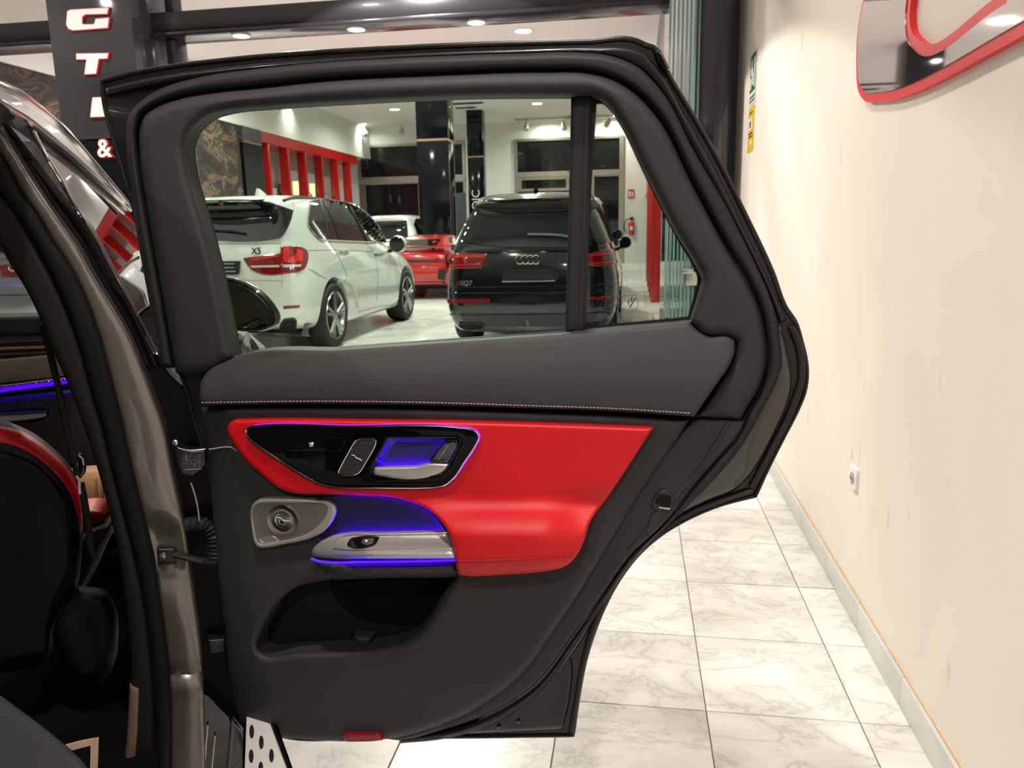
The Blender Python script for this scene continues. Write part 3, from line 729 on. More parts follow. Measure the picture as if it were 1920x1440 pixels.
for i, yc in enumerate((26.25, 27.65)):
    d = empty('display_helmet', (-11.5, yc, 2.38)); tag(d, ['round blue grey display piece in the third red bay', 'round blue grey display piece in the fourth red bay'][i], 'display', 'display pieces')
    MB().lathe([(.12, 0), (.22, .06), (.27, .22), (.24, .38), (.14, .48), (.02, .51)], (-11.5, yc, 2.38), 'z', 20).build('shell', M_BLUEG, d); MB().lathe([(.16, 0.0), (.17, .02)], (-11.5, yc, 2.38), 'z', 20).build('base_ring', M_BLKYEL, d)
    g = MB().tube([(-11.72, yc - .28, 2.75), (-11.72, yc - .25, 3.2)], .10, 12).build('warm_lamp', M_WARMG); tag(g, ['warm glowing lamp in the third red bay', 'warm glowing lamp in the fourth red bay'][i], 'lamp', 'warm bay lamps')
d = empty('round_plaque', (-11.7, 24.75, 2.6)); tag(d, 'black and yellow round plaque in the second red bay', 'plaque')
MB().lathe([(.24, 0), (.24, .04), (.2, .05)], (-11.7, 24.8, 2.85), 'x', 24).build('disc', M_BLKYEL, d); MB().lathe([(.16, .05), (.1, .07)], (-11.7, 24.8, 2.85), 'x', 24).build('disc_centre', M_YEL, d)

# ---- right side red dividers
for i, y in enumerate([14.2, 15.3, 16.6, 18.2, 20.2]):
    o = box_obj('red_divider', 0.30, 0.468, y, y + .1, 0, 3.3, M_REDP, b=.008); tag(o, ['red upright divider nearest to the glass panels', 'second red upright divider behind the glass panels', 'third red upright divider behind the glass panels', 'fourth red upright divider behind the glass panels', 'red upright divider farthest down the showroom'][i], 'divider', 'red dividers on the right')
lt = MB().tube([(0.36, 20.4, 3.35), (0.36, 20.4, FAR_CEIL - .002)], .035, 10).build('tube_light', M_LAMP); tag(lt, 'white vertical light tube at the end of the beam', 'lamp')

# ---- fire extinguisher and signs on the far wall
p = onY(1183.5, 441, YF - .12); fe = empty('fire_extinguisher', tuple(p)); tag(fe, 'red fire extinguisher on the far wall', 'fire extinguisher')
MB().lathe([(.03, 0.62), (.05, .56), (.11, .5), (.12, .4), (.12, .06), (.1, 0)], p, 'z', 18).build('cylinder', mat('extinguisher_red', (.6, .02, .02), .3, coat=.4), fe)
MB().tube([p + np.array([-.02, 0, .66]), p + np.array([-.2, 0, .62]), p + np.array([-.3, 0, .35]), p + np.array([-.2, 0, .05])], .018).build('hose', M_DARKIN, fe)
box_obj('valve_handle', p[0] - .05, p[0] + .08, p[1] - .03, p[1] + .03, p[2] + .6, p[2] + .72, M_DARKMETAL, fe)
box_obj('label_band', p[0] - .06, p[0] + .06, p[1] - .13, p[1] - .118, p[2] + .2, p[2] + .36, M_BOXW, fe)
q0, q1 = onY(1177.5, 372, YF - .02), onY(1189.5, 355, YF - .02)
fs = box_obj('fire_sign', q0[0], q1[0], YF - .03, YF - .01, q0[2], q1[2], mat('sign_red', (.55, .08, .03), .4)); tag(fs, 'small red fire sign on the far wall above the extinguisher', 'sign')
fsx, fsz = (q0[0] + q1[0]) / 2, (q0[2] + q1[2]) / 2
box_obj('flame_mark', fsx - .09, fsx - .01, YF - .034, YF - .03, fsz - .1, fsz + .1, M_BOXW, fs); box_obj('bottle_mark', fsx + .03, fsx + .08, YF - .034, YF - .03, fsz - .1, fsz + .08, M_BOXW, fs)

# ---- right wall: exit sign, yellow sign, socket, mirror letter
WMAP = lambda y, z, w: np.stack([WX - np.asarray(w) - 0 * np.asarray(y), np.asarray(y, float) + 0 * np.asarray(w), np.asarray(z, float) + 0 * np.asarray(w)], -1)
M_GREEN = mat('exit_green', (0.015, 0.16, 0.07), .4); M_YSIGN = mat('sign_yellow', (.78, .50, .01), .4)
es = empty('exit_sign', (WX - .004, 5.41, 2.02)); tag(es, 'green and white exit sign on the cream wall', 'sign')
box_obj('plate', WX - .006, WX, 5.29, 5.53, 2.09, 2.41, M_BOXW, es)
box_obj('green_field', WX - .008, WX - .006, 5.30, 5.52, 2.17, 2.40, M_GREEN, es)
pm = MB()
for (y0, y1, z0, z1) in [(5.43, 5.46, 2.33, 2.37), (5.40, 5.47, 2.27, 2.32), (5.37, 5.42, 2.21, 2.28), (5.45, 5.50, 2.19, 2.26), (5.31, 5.345, 2.19, 2.37)]: pm.box(WX - .0095, WX - .008, y0, y1, z0, z1)
pm.build('running_figure', M_BOXW, es, smooth=False)
for k, (y0, y1) in enumerate([(5.31, 5.40), (5.42, 5.51)]):
    for z in (2.105, 2.13): box_obj('text_bar', WX - .008, WX - .006, y0, y1, z, z + .014, M_GREEN, es)
ys_ = empty('warning_sign', (WX - .004, 5.41, 1.79)); tag(ys_, 'yellow warning sign below the exit sign on the cream wall', 'sign')
box_obj('plate', WX - .006, WX, 5.31, 5.53, 1.795, 2.075, M_YSIGN, ys_, b=.001)
box_obj('picture_field', WX - .008, WX - .006, 5.35, 5.49, 1.93, 2.01, M_BOXW, ys_); box_obj('picture_mark', WX - .009, WX - .008, 5.40, 5.45, 1.945, 1.985, M_DARKIN, ys_); box_obj('note_field', WX - .008, WX - .006, 5.36, 5.42, 1.835, 1.865, M_BOXW, ys_)
for z in (1.885, 1.905, 2.035): box_obj('text_bar', WX - .0075, WX - .006, 5.34, 5.50, z, z + .008, M_DARKIN, ys_)
so = empty('wall_socket', (WX, 2.63, .46)); tag(so, 'white wall socket low on the cream wall', 'socket')
patch('cover_plate', [(2.59, .42), (2.67, .42), (2.67, .50), (2.59, .50)], WMAP, mat('socket_white', (.78, .77, .74), .35), so, w=.006, H=.003, r=.006, back=.006, step=.02, grid=.03)
MB().lathe([(.021, 0), (.021, -.0025), (.019, -.003)], (WX - .009, 2.63, .46), 'x', 20).build('socket_face', mat('socket_grey', (.38, .37, .35), .5), so)
for dy in (-.009, .009): MB().lathe([(.003, 0), (.003, -.002)], (WX - .0115, 2.63 + dy, .46), 'x', 8).build('pin_hole', M_DARKIN, so)
# mirror letter G on the wall: same letter shape as the pillar
GW = [(1.54, 2.06), (1.55, 1.985), (2.24, 1.955), (2.36, 1.925), (2.378, 1.87), (2.36, 1.825), (2.29, 1.778), (1.80, 1.758), (1.78, 1.83), (1.50, 1.83), (1.52, 1.652), (2.62, 1.675), (2.76, 1.70), (2.855, 1.76), (2.885, 1.83), (2.895, 1.94), (2.86, 2.02), (2.78, 2.07), (2.6, 2.08)]
ms = empty('mirror_letter_sign', (WX, 2.3, 1.66)); tag(ms, 'large mirror faced letter with red outline on the cream wall', 'sign')
GWs = spline(GW, .03, True, 60)
def shrink(P, d): return grow(P, -d)
patch('red_outline', GWs, WMAP, M_REDEDGE, ms, w=.018, back=.018, raw=True, grid=.2)
GI = spline(shrink(GW, .026), .03, True, 60)
patch('mirror_face', GI, WMAP, M_MIRROR, ms, w=.021, back=.003, raw=True, grid=.2)
# ================================================================== the open car: rear door
CARL = empty('suv_car', (-1.6, 1.6, 0)); tag(CARL, 'dark grey SUV in front with its rear door swung open and red black cabin', 'car')
DY = 1.33
def DP(x, y, w):
    x = np.asarray(x, float); y = np.asarray(y, float); w = np.asarray(w, float) + 0 * x
    d = ray(x, y); t = (DY - w) / d[..., 1]
    return EYE + d * t[..., None]
BACK = (0, 1, 0)
def dpatch(name, outline, m, parent, w=0.0, H=0.0, r=8.0, back=0.02, **k):
    return patch(name, outline, DP, m, parent, w=w, H=H, r=r, back=back, backdir=BACK, **k)
def sm(a, b, x): t = np.clip((x - a) / (b - a), 0, 1); return t * t * (3 - 2 * t)

# --- traced outlines (photo pixels on the door's plane)
OUT_TOP = [(188,150),(240,136),(300,125),(400,112),(500,102),(700,89),(900,80),(1100,75),(1195,74),(1212,82),(1226,86),(1238,97),(1249,124)]
OUT_RIGHT = [(1300,213),(1340,283),(1400,402),(1450,508),(1478,580),(1492,600),(1505,640),(1514,680),(1515,708),(1510,738),(1498,768),(1470,823),(1440,883),(1418,932)]
OUT_ARCH = [(1400,936),(1340,953),(1290,975),(1240,1005),(1200,1040),(1165,1085),(1135,1140),(1115,1190),(1100,1240),(1090,1290),(1083,1335),(1077,1381)]
OUT_LEFT = [(1000,1382),(850,1384),(700,1384),(520,1380),(470,1360),(440,1310),(425,1200),(405,1000),(388,880),(362,790),(330,690),(310,662),(290,560),(268,464),(245,380),(223,304),(205,245),(194,200)]
SHELL = OUT_TOP + OUT_RIGHT + OUT_ARCH + OUT_LEFT
WIN = [(353,315),(351,268),(362,243),(380,227),(398,216),(416,211),(520,200),(665,191),(779,185),(860,182),(1071,180),(1110,180),(1135,193),(1161,228),(1212,329),(1270,441),(1306,500),(1316,521),(1310,550),(1294,602),(1096,620),(1060,624),(860,637),(640,653),(439,667),(409,521),(380,409),(365,362)]
WIN_BIG = grow(WIN, 14)
door = dpatch('rear_door', SHELL, M_BLACKP, CARL, w=-0.030, H=0.006, r=8, back=0.05, holes=[WIN_BIG], closeback=True, grid=40)
# rolled outer lip of the door frame
lipo = spline(grow(SHELL, -3), 10, True)
MB().tube([DP(a, b, -0.024) for a, b in lipo], 0.0045, 8, closed=True).build('door_edge_fold', M_BLACKP, door)
# second, wider channel along top and right edges (weather strip outside the main seal)
ch_out = [(197,165),(240,154),(300,142),(420,126),(560,113),(760,100),(960,92),(1120,88),(1180,90),(1205,98),(1225,118),(1290,225),(1345,325),(1400,440),(1445,535),(1474,600)]
ch_in = [(200,181),(240,171),(300,158),(420,139),(560,125),(760,112),(960,104),(1090,102),(1150,107),(1200,128),(1240,170),(1290,262),(1345,362),(1400,465),(1440,548),(1462,606)]
dpatch('outer_channel', ring_outline(ch_out, ch_in), M_BLACKP, door, w=-0.020, H=0.007, r=6, back=0.02, raw=True, grid=30)
# rear flange (grey painted pressing behind the main seal)
FL = [(1462,604),(1472,640),(1479,672),(1484,700),(1484,728),(1472,770),(1458,800),(1430,855),(1405,893),(1378,918),(1330,938),(1285,960),(1240,990),(1205,1022),(1170,1062),(1140,1110),(1110,1170),(1060,1245),(1000,1310),(950,1345),(900,1368),(880,1330),(1000,1240),(1120,1090),(1220,980),(1320,880),(1395,780),(1440,700)]
dpatch('rear_flange', FL, M_GREYP, door, w=-0.020, H=0.012, r=14, back=0.02, grid=26)
# lower corner pressing
FC = [(1062,1212),(1072,1240),(1070,1300),(1056,1368),(900,1376),(800,1380),(870,1366),(940,1335),(1000,1288)]
dpatch('lower_corner_pressing', FC, M_BLACKP, door, w=-0.022, H=0.008, r=9, back=0.02, grid=26)
for c in ((972,1352),(935,1362)): MB().lathe([(.004, 0), (.004, -.003), (.002, -.004)], DP(*c, -0.013), 'y', 10).build('drain_plug', M_GLOSSB, door)
# edge weather seal on the rear side with clips
rs = [(1484,612),(1499,650),(1504,690),(1503,715),(1494,745),(1478,785),(1452,835),(1428,882),(1410,915)]
MB().tube([DP(a, b, -0.018) for a, b in spline(rs, 8, False)], 0.006, 8).build('edge_seal', M_RUBBER, door)
rs2 = [(1410,921),(1345,942),(1290,965),(1240,996),(1200,1030),(1163,1077),(1130,1135),(1108,1190),(1092,1250),(1080,1320),(1070,1372)]
MB().tube([DP(a, b, -0.018) for a, b in spline(rs2, 8, False)], 0.005, 8).build('arch_seal', M_RUBBER, door)
dpatch('frame_end_cap', [(1226,92),(1236,96),(1256,128),(1250,134),(1243,128)], M_GLOSSB, door, w=-0.012, H=.004, r=4, back=.02, step=3, grid=20)
# main rubber door seal
SO = [(300,690),(280,570),(258,450),(243,340),(236,262),(239,222),(250,202),(270,184),(300,167),(367,146),(480,129),(600,117),(752,108),(973,100),(1083,98),(1138,103),(1194,124),(1240,170),(1300,280),(1367,396),(1411,484),(1438,542),(1456,596),(1464,640),(1468,680),(1454,725),(1433,765),(1396,831),(1346,894),(1280,960),(1215,1022),(1180,1062),(1135,1128),(1085,1203),(1005,1305),(920,1360),(830,1386),(750,1394)]
SI = [(325,690),(304,560),(284,450),(268,360),(259,290),(258,240),(267,214),(290,198),(333,182),(400,170),(480,162),(600,149),(807,138),(1028,131),(1094,132),(1149,145),(1192,170),(1232,212),(1300,341),(1367,466),(1407,532),(1429,587),(1439,640),(1441,680),(1425,735),(1403,772),(1386,812),(1346,860),(1306,905),(1249,977),(1178,1048),(1128,1119),(1077,1190),(1000,1290),(912,1345),(825,1374),(748,1386)]
dpatch('door_seal', ring_outline(SO, SI), M_RUBBER, door, w=-0.018, H=0.022, r=13, back=0.02, raw=True, grid=30)

# window frame trim (soft plastic) with C-pillar cover
FT = [(330,700),(312,600),(290,480),(272,370),(262,290),(262,242),(271,217),(293,201),(334,186),(400,174),(480,166),(600,153),(807,142),(1028,135),(1094,136),(1147,149),(1189,174),(1229,216),(1297,345),(1364,470),(1403,536),(1425,590),(1434,640),(1436,680),(1421,732),(1399,768),(1390,787),(1302,783),(1322,756),(1348,718),(1368,687),(1379,658),(1379,640),(1367,633),(1327,633),(1309,622),(1296,606),(1096,624),(860,641),(640,657),(441,672),(388,699)]
def frame_prof(d): return 0.030 * np.sqrt(np.clip(1 - (1 - np.clip(d / 24, 0, 1)) ** 2, 0, 1))
ftr = dpatch('window_frame_trim', FT, M_PLASTIC, door, w=-0.012, H=0.026, r=22, back=0.03, holes=[WIN], grid=22)
# belt panel
BELT = [(441,670),(640,655),(860,639),(1096,622),(1292,604),(1308,620),(1327,631),(1367,631),(1378,639),(1378,657),(1367,686),(1346,717),(1320,754),(1302,781),(1150,771),(1000,766),(850,761),(700,758),(550,757),(376,760),(374,733),(377,716),(388,698)]
def belt_h(x, y):
    top = np.interp(x, [380, 440, 640, 860, 1096, 1292, 1378], [690, 670, 655, 639, 622, 606, 635])
    bot = np.interp(x, [376, 700, 1000, 1302, 1378], [760, 758, 766, 781, 790])
    t = np.clip((y - top) / (bot - top), 0, 1)
    return 0.030 * np.sin(np.clip(t * 1.15, 0, 1) * math.pi / 2) * 1.0 - 0.004 * t
dpatch('belt_panel', BELT, M_LEATHER, door, w=0.002, H=0.010, r=9, back=0.04, hf=belt_h, grid=20)
# stitch seam under the belt panel
def stitches(name, pts, wfun, m, parent, dash=4.2, gap=2.6, rad=0.0010):
    P = spline(pts, 1.0, False); mb = MB(); seg = np.linalg.norm(np.diff(P, axis=0), axis=1); s = np.concatenate([[0], np.cumsum(seg)])
    q = 0
    while q + dash < s[-1]:
        a = [np.interp(q, s, P[:, 0]), np.interp(q, s, P[:, 1])]; b = [np.interp(q + dash, s, P[:, 0]), np.interp(q + dash, s, P[:, 1])]
        mb.tube([DP(a[0], a[1], wfun(*a)), DP((a[0] + b[0]) / 2, (a[1] + b[1]) / 2, wfun(*a) + rad), DP(b[0], b[1], wfun(*b))], rad, 5); q += dash + gap
    return mb.build(name, m, parent)
stitches('belt_stitching', [(378,755),(550,752.5),(700,753),(850,756),(1000,761),(1150,766),(1298,775)], lambda x, y: float(belt_h(np.array([x]), np.array([y]))[0]) + 0.0125, M_THREAD, door)
# lower trim: recessed rear return, then the main panel
RET = [(1300,785),(1398,789),(1386,812),(1346,860),(1306,905),(1249,977),(1178,1046),(1128,1117),(1077,1188),(1000,1286),(912,1340),(825,1370),(748,1388),(700,1380),(900,1300),(1060,1090),(1200,900)]
ret = dpatch('panel_return', RET, M_PLASTIC, door, w=-0.006, H=0.010, r=8, back=0.03, grid=26)
MB().tube([DP(a, b, 0.004) for a, b in spline([(1368,790),(1340,835),(1306,886),(1268,930),(1242,965),(1205,1003),(1180,1032)], 8, False)], 0.003, 8).build('return_rib', M_PLASTIC, ret)
LOW = [(376,763),(550,761),(700,762),(850,765),(1000,770),(1150,776),(1293,786),(1258,842),(1221,895),(1175,967),(1139,1024),(1092,1101),(1031,1193),(985,1256),(910,1318),(830,1358),(746,1382),(690,1389),(640,1390),(560,1385),(475,1374),(452,1348),(434,1295),(424,1200),(412,1100),(402,1000),(394,900),(386,830)]
POCKET = [(486,1219),(484,1207),(498,1170),(524,1127),(553,1103),(600,1090),(660,1086),(852,1083),(837,1105),(808,1152),(779,1189),(755,1202),(728,1210),(655,1218),(560,1222),(491,1223)]
def low_h(x, y):
    # forward swell towards the bottom, turned-back front border
    base = 0.018 * sm(900, 1150, y) - 0.012 * sm(1240, 1390, y)
    left = np.interp(y, [760, 900, 1100, 1290, 1390], [376, 394, 412, 434, 480])
    base = base - 0.020 * (1 - sm(0, 55, x - left))
    return base
low = dpatch('lower_panel', LOW, M_PLASTIC, door, w=0.002, H=0.020, r=16, back=0.06, holes=[POCKET], hf=low_h, grid=20)
# storage pocket
PK2 = grow(POCKET, 5)
pk = dpatch('storage_pocket', PK2, M_DARKIN, door, w=-0.020, back=0.0, grid=30, hf=lambda x, y: 0.0 * x)
bw = dpatch('bottle_well', [(618,1090),(852,1083),(836,1107),(805,1150),(790,1163),(720,1168),(680,1160),(645,1140),(625,1115)], mat('bottle_well_black', (0.003, 0.003, 0.0035), 0.8, spec=0.05), pk, w=-0.015, H=-0.004, r=10, back=0.004, grid=30)
dpatch('pocket_wedge', [(662,1190),(698,1194),(690,1214),(672,1215)], M_PLASTIC, pk, w=0.0, H=0.012, r=10, back=0.02, grid=12)
# upper front separation line of the lower panel
MB().tube([DP(a, b, 0.0205) for a, b in spline([(392,842),(440,842),(448,850),(470,880),(500,903),(525,920)], 8, False)], 0.0012, 6).build('panel_joint', M_THREAD, low)

# cut-out for the handle cup
def Z6(*pts): return [(400 + .28125 * a, 760 + .28125 * b) for a, b in pts]
REC = Z6((1160,228),(1190,215),(1230,212),(1300,212),(1400,213),(1500,213),(1580,214),(1630,217),(1650,236),(1640,268),(1612,322),(1580,385),(1550,430),(1520,456),(1480,468),(1400,471),(1300,472),(1200,473),(1100,473),(1068,464),(1054,440),(1062,405),(1085,360),(1108,318),(1132,275))
# red insert with swelling armrest end
REDO = [(450,788),(437,788.5),(428,797),(427,808),(439,833),(462,864),(493,892),(521,914),(541,922),(611,927),(681,930),(738,934),(774,943),(799,954),(822,972),(839,995),(847,1016),(854,1044),(857,1069),(860,1078),(878,1080),(940,1078),(1000,1074),(1031,1070),(1062,1061),(1082,1040),(1095,1014),(1105,983),(1144,926),(1185,864),(1224,803),(1120,799),(1000,795),(850,791),(700,789)]
def red_h(x, y):
    a = sm(560, 900, x)
    up = 0.060 * sm(925, 1010, y) * a + 0.004
    crease = -0.006 * np.exp(-((y - (948 + 0 * x)) / 16.0) ** 2) * sm(800, 900, x)
    edge = -0.030 * sm(1010, 1100, x) * sm(900, 1000, y)
    return up + crease + edge - 0.020 * sm(1052, 1080, y) * a
red = dpatch('red_insert', REDO, M_RED, door, w=0.036, H=0.008, r=7, back=0.06, hf=red_h, grid=12, holes=[grow(REC, 5)])
for dy in (0, 5.5):
    stitches('armrest_stitching', [(858,1051 + dy),(940,1050 + dy),(1010,1046 + dy),(1078,1038 + dy)], lambda x, y: 0.0445 + float(red_h(np.array([x]), np.array([y]))[0]), M_REDTH, red, dash=4.5, gap=2.2, rad=0.0007)
# gloss black switch panel
CP_ = Z6((225,160),(250,146),(300,140),(900,142),(1640,150),(1715,160),(1755,185),(1766,215),(1748,255),(1670,375),(1590,490),(1545,525),(1480,541),(1400,545),(1100,545),(850,543),(770,534),(690,512),(600,465),(450,370),(330,292),(262,240),(228,205),(220,182))
swp = dpatch('switch_panel', CP_, M_PIANO, door, w=0.052, H=0.003, r=4, back=0.03, holes=[Z6((1160,228),(1190,215),(1230,212),(1300,212),(1400,213),(1500,213),(1580,214),(1630,217),(1650,236),(1640,268),(1612,322),(1580,385),(1550,430),(1520,456),(1480,468),(1400,471),(1300,472),(1200,473),(1100,473),(1068,464),(1054,440),(1062,405),(1085,360),(1108,318),(1132,275))], grid=24)
def ring_bead(name, outline, rad, w, m, parent, step=5, off=0.0):
    L = spline(grow(outline, off) if off else outline, step, True)
    return MB().tube([DP(a, b, w) for a, b in L], rad, 8, closed=True).build(name, m, parent)
ring_bead('switch_panel_rim', CP_, 0.0019, 0.054, M_CHROME, swp, off=0.8)
top_edge = Z6((262,136),(300,131),(900,133),(1640,141),(1722,152),(1768,182),(1776,215),(1756,258),(1680,378),(1600,494))
MB().tube([DP(a, b, 0.0495) for a, b in spline(top_edge, 6, False)], 0.0012, 8).build('ambient_strip', M_VIOLET, swp)
# seat heating key
key = Z6((413,230),(430,221),(480,219),(560,219),(650,218),(750,218),(850,218),(876,224),(880,245),(866,275),(850,300),(828,311),(760,313),(680,314),(600,315),(520,316),(480,309),(450,285),(422,250))
ky = dpatch('seat_key', key, M_PIANO, swp, w=0.0555, H=0.0012, r=3, back=0.002, grid=30)
ic = MB()
for poly in (Z6((648,275),(655,246),(670,246),(662,276)), Z6((640,268),(662,268),(660,276),(642,276)), Z6((637,248),(641,248),(645,262),(641,262)), Z6((645,248),(649,248),(653,262),(649,262))):
    P = [DP(a, b, 0.0571) for a, b in poly]; ic.add(P + [p + np.array([0, .0004, 0]) for p in P], [(0, 1, 2, 3), (7, 6, 5, 4)])
ic.build('seat_symbol', M_WHITEMARK, ky, smooth=False)
# tweeter strip
tw = Z6((948,236),(966,227),(1000,224),(1040,223),(1072,226),(1085,238),(1080,262),(1062,300),(1040,340),(1012,387),(988,428),(964,453),(935,463),(900,466),(858,466),(838,460),(834,444),(846,415),(862,384),(880,350),(904,308),(928,265))
M_MESH = mat('tweeter_mesh', (0.05, 0.048, 0.046), 0.35, metal=0.5)
tws = dpatch('tweeter_grille', tw, M_MESH, swp, w=0.0555, H=0.001, r=3, back=0.002, grid=30)
ring_bead('tweeter_frame', tw, 0.0013, 0.0565, M_CHROME, tws, 4)
rb = MB(); _tws = spline(tw, 3); _xs = np.arange(620.0, 712, .5)
for yy in range(248, 456, 9):
    ins = _xs[inside(np.stack([_xs, 0 * _xs + 760 + .28125 * yy], 1), _tws)]
    if len(ins) > 6: rb.tube([DP(ins[0] + 1.5, 760 + .28125 * yy, .0568), DP(ins[-1] - 1.5, 760 + .28125 * yy, .0568)], 0.0006, 5)
rb.build('grille_rib', M_MESH, tws)
MB().tube([DP(a, b, .0578) for a, b in spline(Z6((922,332),(940,335),(955,352),(975,358),(990,368)), 2, False)], 0.0007, 6).build('maker_script', M_WHITEMARK, tws)
# handle recess and lever
M_CUP = mat('handle_cup_plastic', (0.030, 0.030, 0.034), 0.4, spec=0.25)
cup = dpatch('handle_cup', grow(REC, 2), M_CUP, swp, w=0.054, back=0.0, grid=8, hf=lambda x, y: -0.023 * np.clip(dist(np.stack([x, y], 1), [spline(REC, 4)]) / 9, 0, 1) ** .7)
ring_bead('cup_rim', REC, 0.0008, 0.0552, M_GLOSSB, cup, 4)
lv = dpatch('door_handle', Z6((1075,412),(1250,408),(1370,402),(1430,388),(1572,388),(1562,412),(1530,448),(1490,466),(1100,471),(1076,464),(1066,440)), M_SILVER, swp, w=0.050, H=0.007, r=6, back=0.006, grid=8, corner=70, step=2)
dpatch('lock_key', Z6((1545,235),(1625,235),(1640,250),(1570,382),(1440,378),(1470,330)), M_GLOSSB, swp, w=0.0525, H=0.002, r=3, back=0.01, grid=20)
MB().tube([DP(*Z6((1570,262))[0], .0555), DP(*Z6((1500,362))[0], .0555)], .0006, 5).build('lock_key_line', M_GREYPRINT, swp)
MB().tube([DP(a, b, 0.040) for a, b in Z6((1120,420),(1300,418),(1440,410))] , 0.0016, 8).build('cup_light', M_BLUEH, cup)
MB().tube([DP(a, b, 0.044) for a, b in Z6((1500,340),(1530,290),(1560,240))] , 0.0012, 8).build('cup_light', M_BLUEH, cup)

# loudspeaker
SPO = Z6((246,720),(250,690),(262,660),(290,634),(340,624),(420,622),(500,623),(600,626),(690,632),(780,645),(815,672),(822,705),(808,750),(770,810),(730,850),(670,880),(600,902),(480,925),(350,950),(305,950),(278,930),(262,880),(248,780))
spk = dpatch('speaker_frame', SPO, M_SILVER, door, w=0.036, H=0.010, r=2.6, back=0.03, holes=[Z6((264,720),(268,690),(280,668),(302,657),(350,654),(420,653),(500,653),(580,653),(660,654),(720,658),(748,672),(755,695),(745,735),(720,775),(690,808),(650,840),(605,864),(545,882),(480,895),(400,910),(335,921),(312,918),(298,905),(284,860),(272,800))], grid=18)
SPI = Z6((264,720),(268,690),(280,668),(302,657),(350,654),(420,653),(500,653),(580,653),(660,654),(720,658),(748,672),(755,695),(745,735),(720,775),(690,808),(650,840),(605,864),(545,882),(480,895),(400,910),(335,921),(312,918),(298,905),(284,860),(272,800))
M_SPK = mat('speaker_mesh_metal', (0.27, 0.255, 0.24), 0.38, metal=0.7)
spm = dpatch('speaker_mesh', grow(SPI, 1), M_SPK, spk, w=0.038, back=0.0, grid=14)
cx, cy = 400 + .28125 * 468, 760 + .28125 * 765
holes = MB(); spi = spline(SPI, 3)
_sq = [None]
for k in range(620):
    a = k * 2.39996; rr = 27 + 0.0 * k; R_ = math.sqrt(k + 160) * 2.35
    x, y = cx + R_ * math.cos(a), cy + R_ * 0.86 * math.sin(a)
    if R_ < 29 or not inside(np.array([[x, y]]), spi)[0] or dist(np.array([[x, y]]), [spi])[0] < 2.5: continue
    c = DP(x, y, .0386); 
    holes.add([c + 0.00075 * np.array([math.cos(t), 0, math.sin(t)]) for t in np.arange(0, 6.28, 1.05)], [tuple(range(6))])
o = holes.build('mesh_perforation', M_DARKIN, spm, smooth=False); o['kind'] = 'stuff'
c0 = DP(cx, cy, .037)
M_CONE = mat('speaker_cone_metal', (0.42, 0.40, 0.39), 0.22, metal=1.0, aniso=.6)
MB().lathe([(.031, 0), (.031, -.005), (.027, -.0045), (.019, -.0035), (.016, -.0045), (.013, -.0032), (.010, -.0042), (.006, -.003), (.003, -.0045)], c0, 'y', 40).build('speaker_cone', M_CONE, spk)
MB().tube([DP(a, b, .0425) for a, b in Z6((425,748),(445,750),(460,764),(485,770),(510,772))], .0006, 6).build('maker_script', M_WHITEMARK, spk)
dpatch('speaker_badge', Z6((300,885),(415,880),(440,905),(330,918),(305,908)), M_SATIN, spk, w=.0395, H=.0008, r=2, back=.002, grid=20)
# recessed alcove behind the pull handle
ALC = Z6((640,640),(760,608),(900,603),(1050,606),(1190,622),(1320,652),(1410,692),(1490,757),(1545,840),(1580,900),(1000,900),(700,900),(660,860))
M_ALC = mat('alcove_soft_plastic', (0.014, 0.014, 0.015), 0.5, spec=0.25)
dpatch('alcove', ALC, M_ALC, door, w=0.036, H=-0.004, r=22, back=0.002, grid=16)
# armrest grip (silver), light line and black underside
ARM = Z6((655,1000),(660,965),(700,920),(750,890),(805,866),(870,853),(1100,848),(1400,840),(1555,835),(1578,870),(1596,925),(1610,985),(1614,1022),(1400,1024),(1000,1024),(760,1022),(690,1015))
def arm_h(x, y): return 0.050 * sm(860 * .28125 + 760, 1000 * .28125 + 760, y) * sm(580, 700, x) + 0.004
arm = dpatch('grip', ARM, M_SILVER, door, w=0.042, H=0.010, r=9, back=0.004, hf=arm_h, grid=10)
MB().tube([DP(a, b, 0.052 + float(arm_h(np.array([a]), np.array([b]))[0])) for a, b in spline(Z6((800,950),(795,940),(845,880),(880,868),(1100,862),(1400,856),(1560,850)), 6, False)], .0010, 6).build('grip_bezel', M_SATIN, arm)
MB().tube([DP(a, b, 0.052 + float(arm_h(np.array([a]), np.array([b]))[0])) for a, b in spline(Z6((800,955),(860,962),(1100,962),(1400,958),(1600,950)), 6, False)], .0010, 6).build('grip_bezel', M_SATIN, arm)
swo = Z6((918,886),(950,880),(1085,878),(1104,882),(1100,897),(1075,928),(1050,938),(905,942),(892,935),(895,915))
sw = dpatch('window_switch_well', swo, M_GLOSSB, arm, w=.0545, H=.001, r=2, back=.004, hf=lambda x, y: arm_h(x, y), grid=10)
dpatch('window_switch', Z6((1000,888),(1065,886),(1072,900),(1060,925),(1010,930),(985,915)), mat('switch_grey', (.07, .07, .075), .4), sw, w=.0565, H=.003, r=5, back=.004, hf=lambda x, y: arm_h(x, y), grid=6)
dpatch('switch_mark', Z6((1012,898),(1028,897),(1028,908),(1012,909)), M_WHITEMARK, sw, w=.0598, back=.0004, hf=lambda x, y: arm_h(x, y), grid=6)
MB().tube([DP(a, b, .098) for a, b in spline(Z6((652,1022),(690,1036),(750,1045),(1000,1044),(1300,1040),(1614,1032)), 6, False)], .0022, 8).build('blue_light_line', M_BLUE, arm)
UND = Z6((655,1030),(690,1042),(750,1050),(1000,1050),(1300,1046),(1616,1038),(1618,1118),(1300,1128),(950,1136),(880,1134),(800,1108),(720,1075))
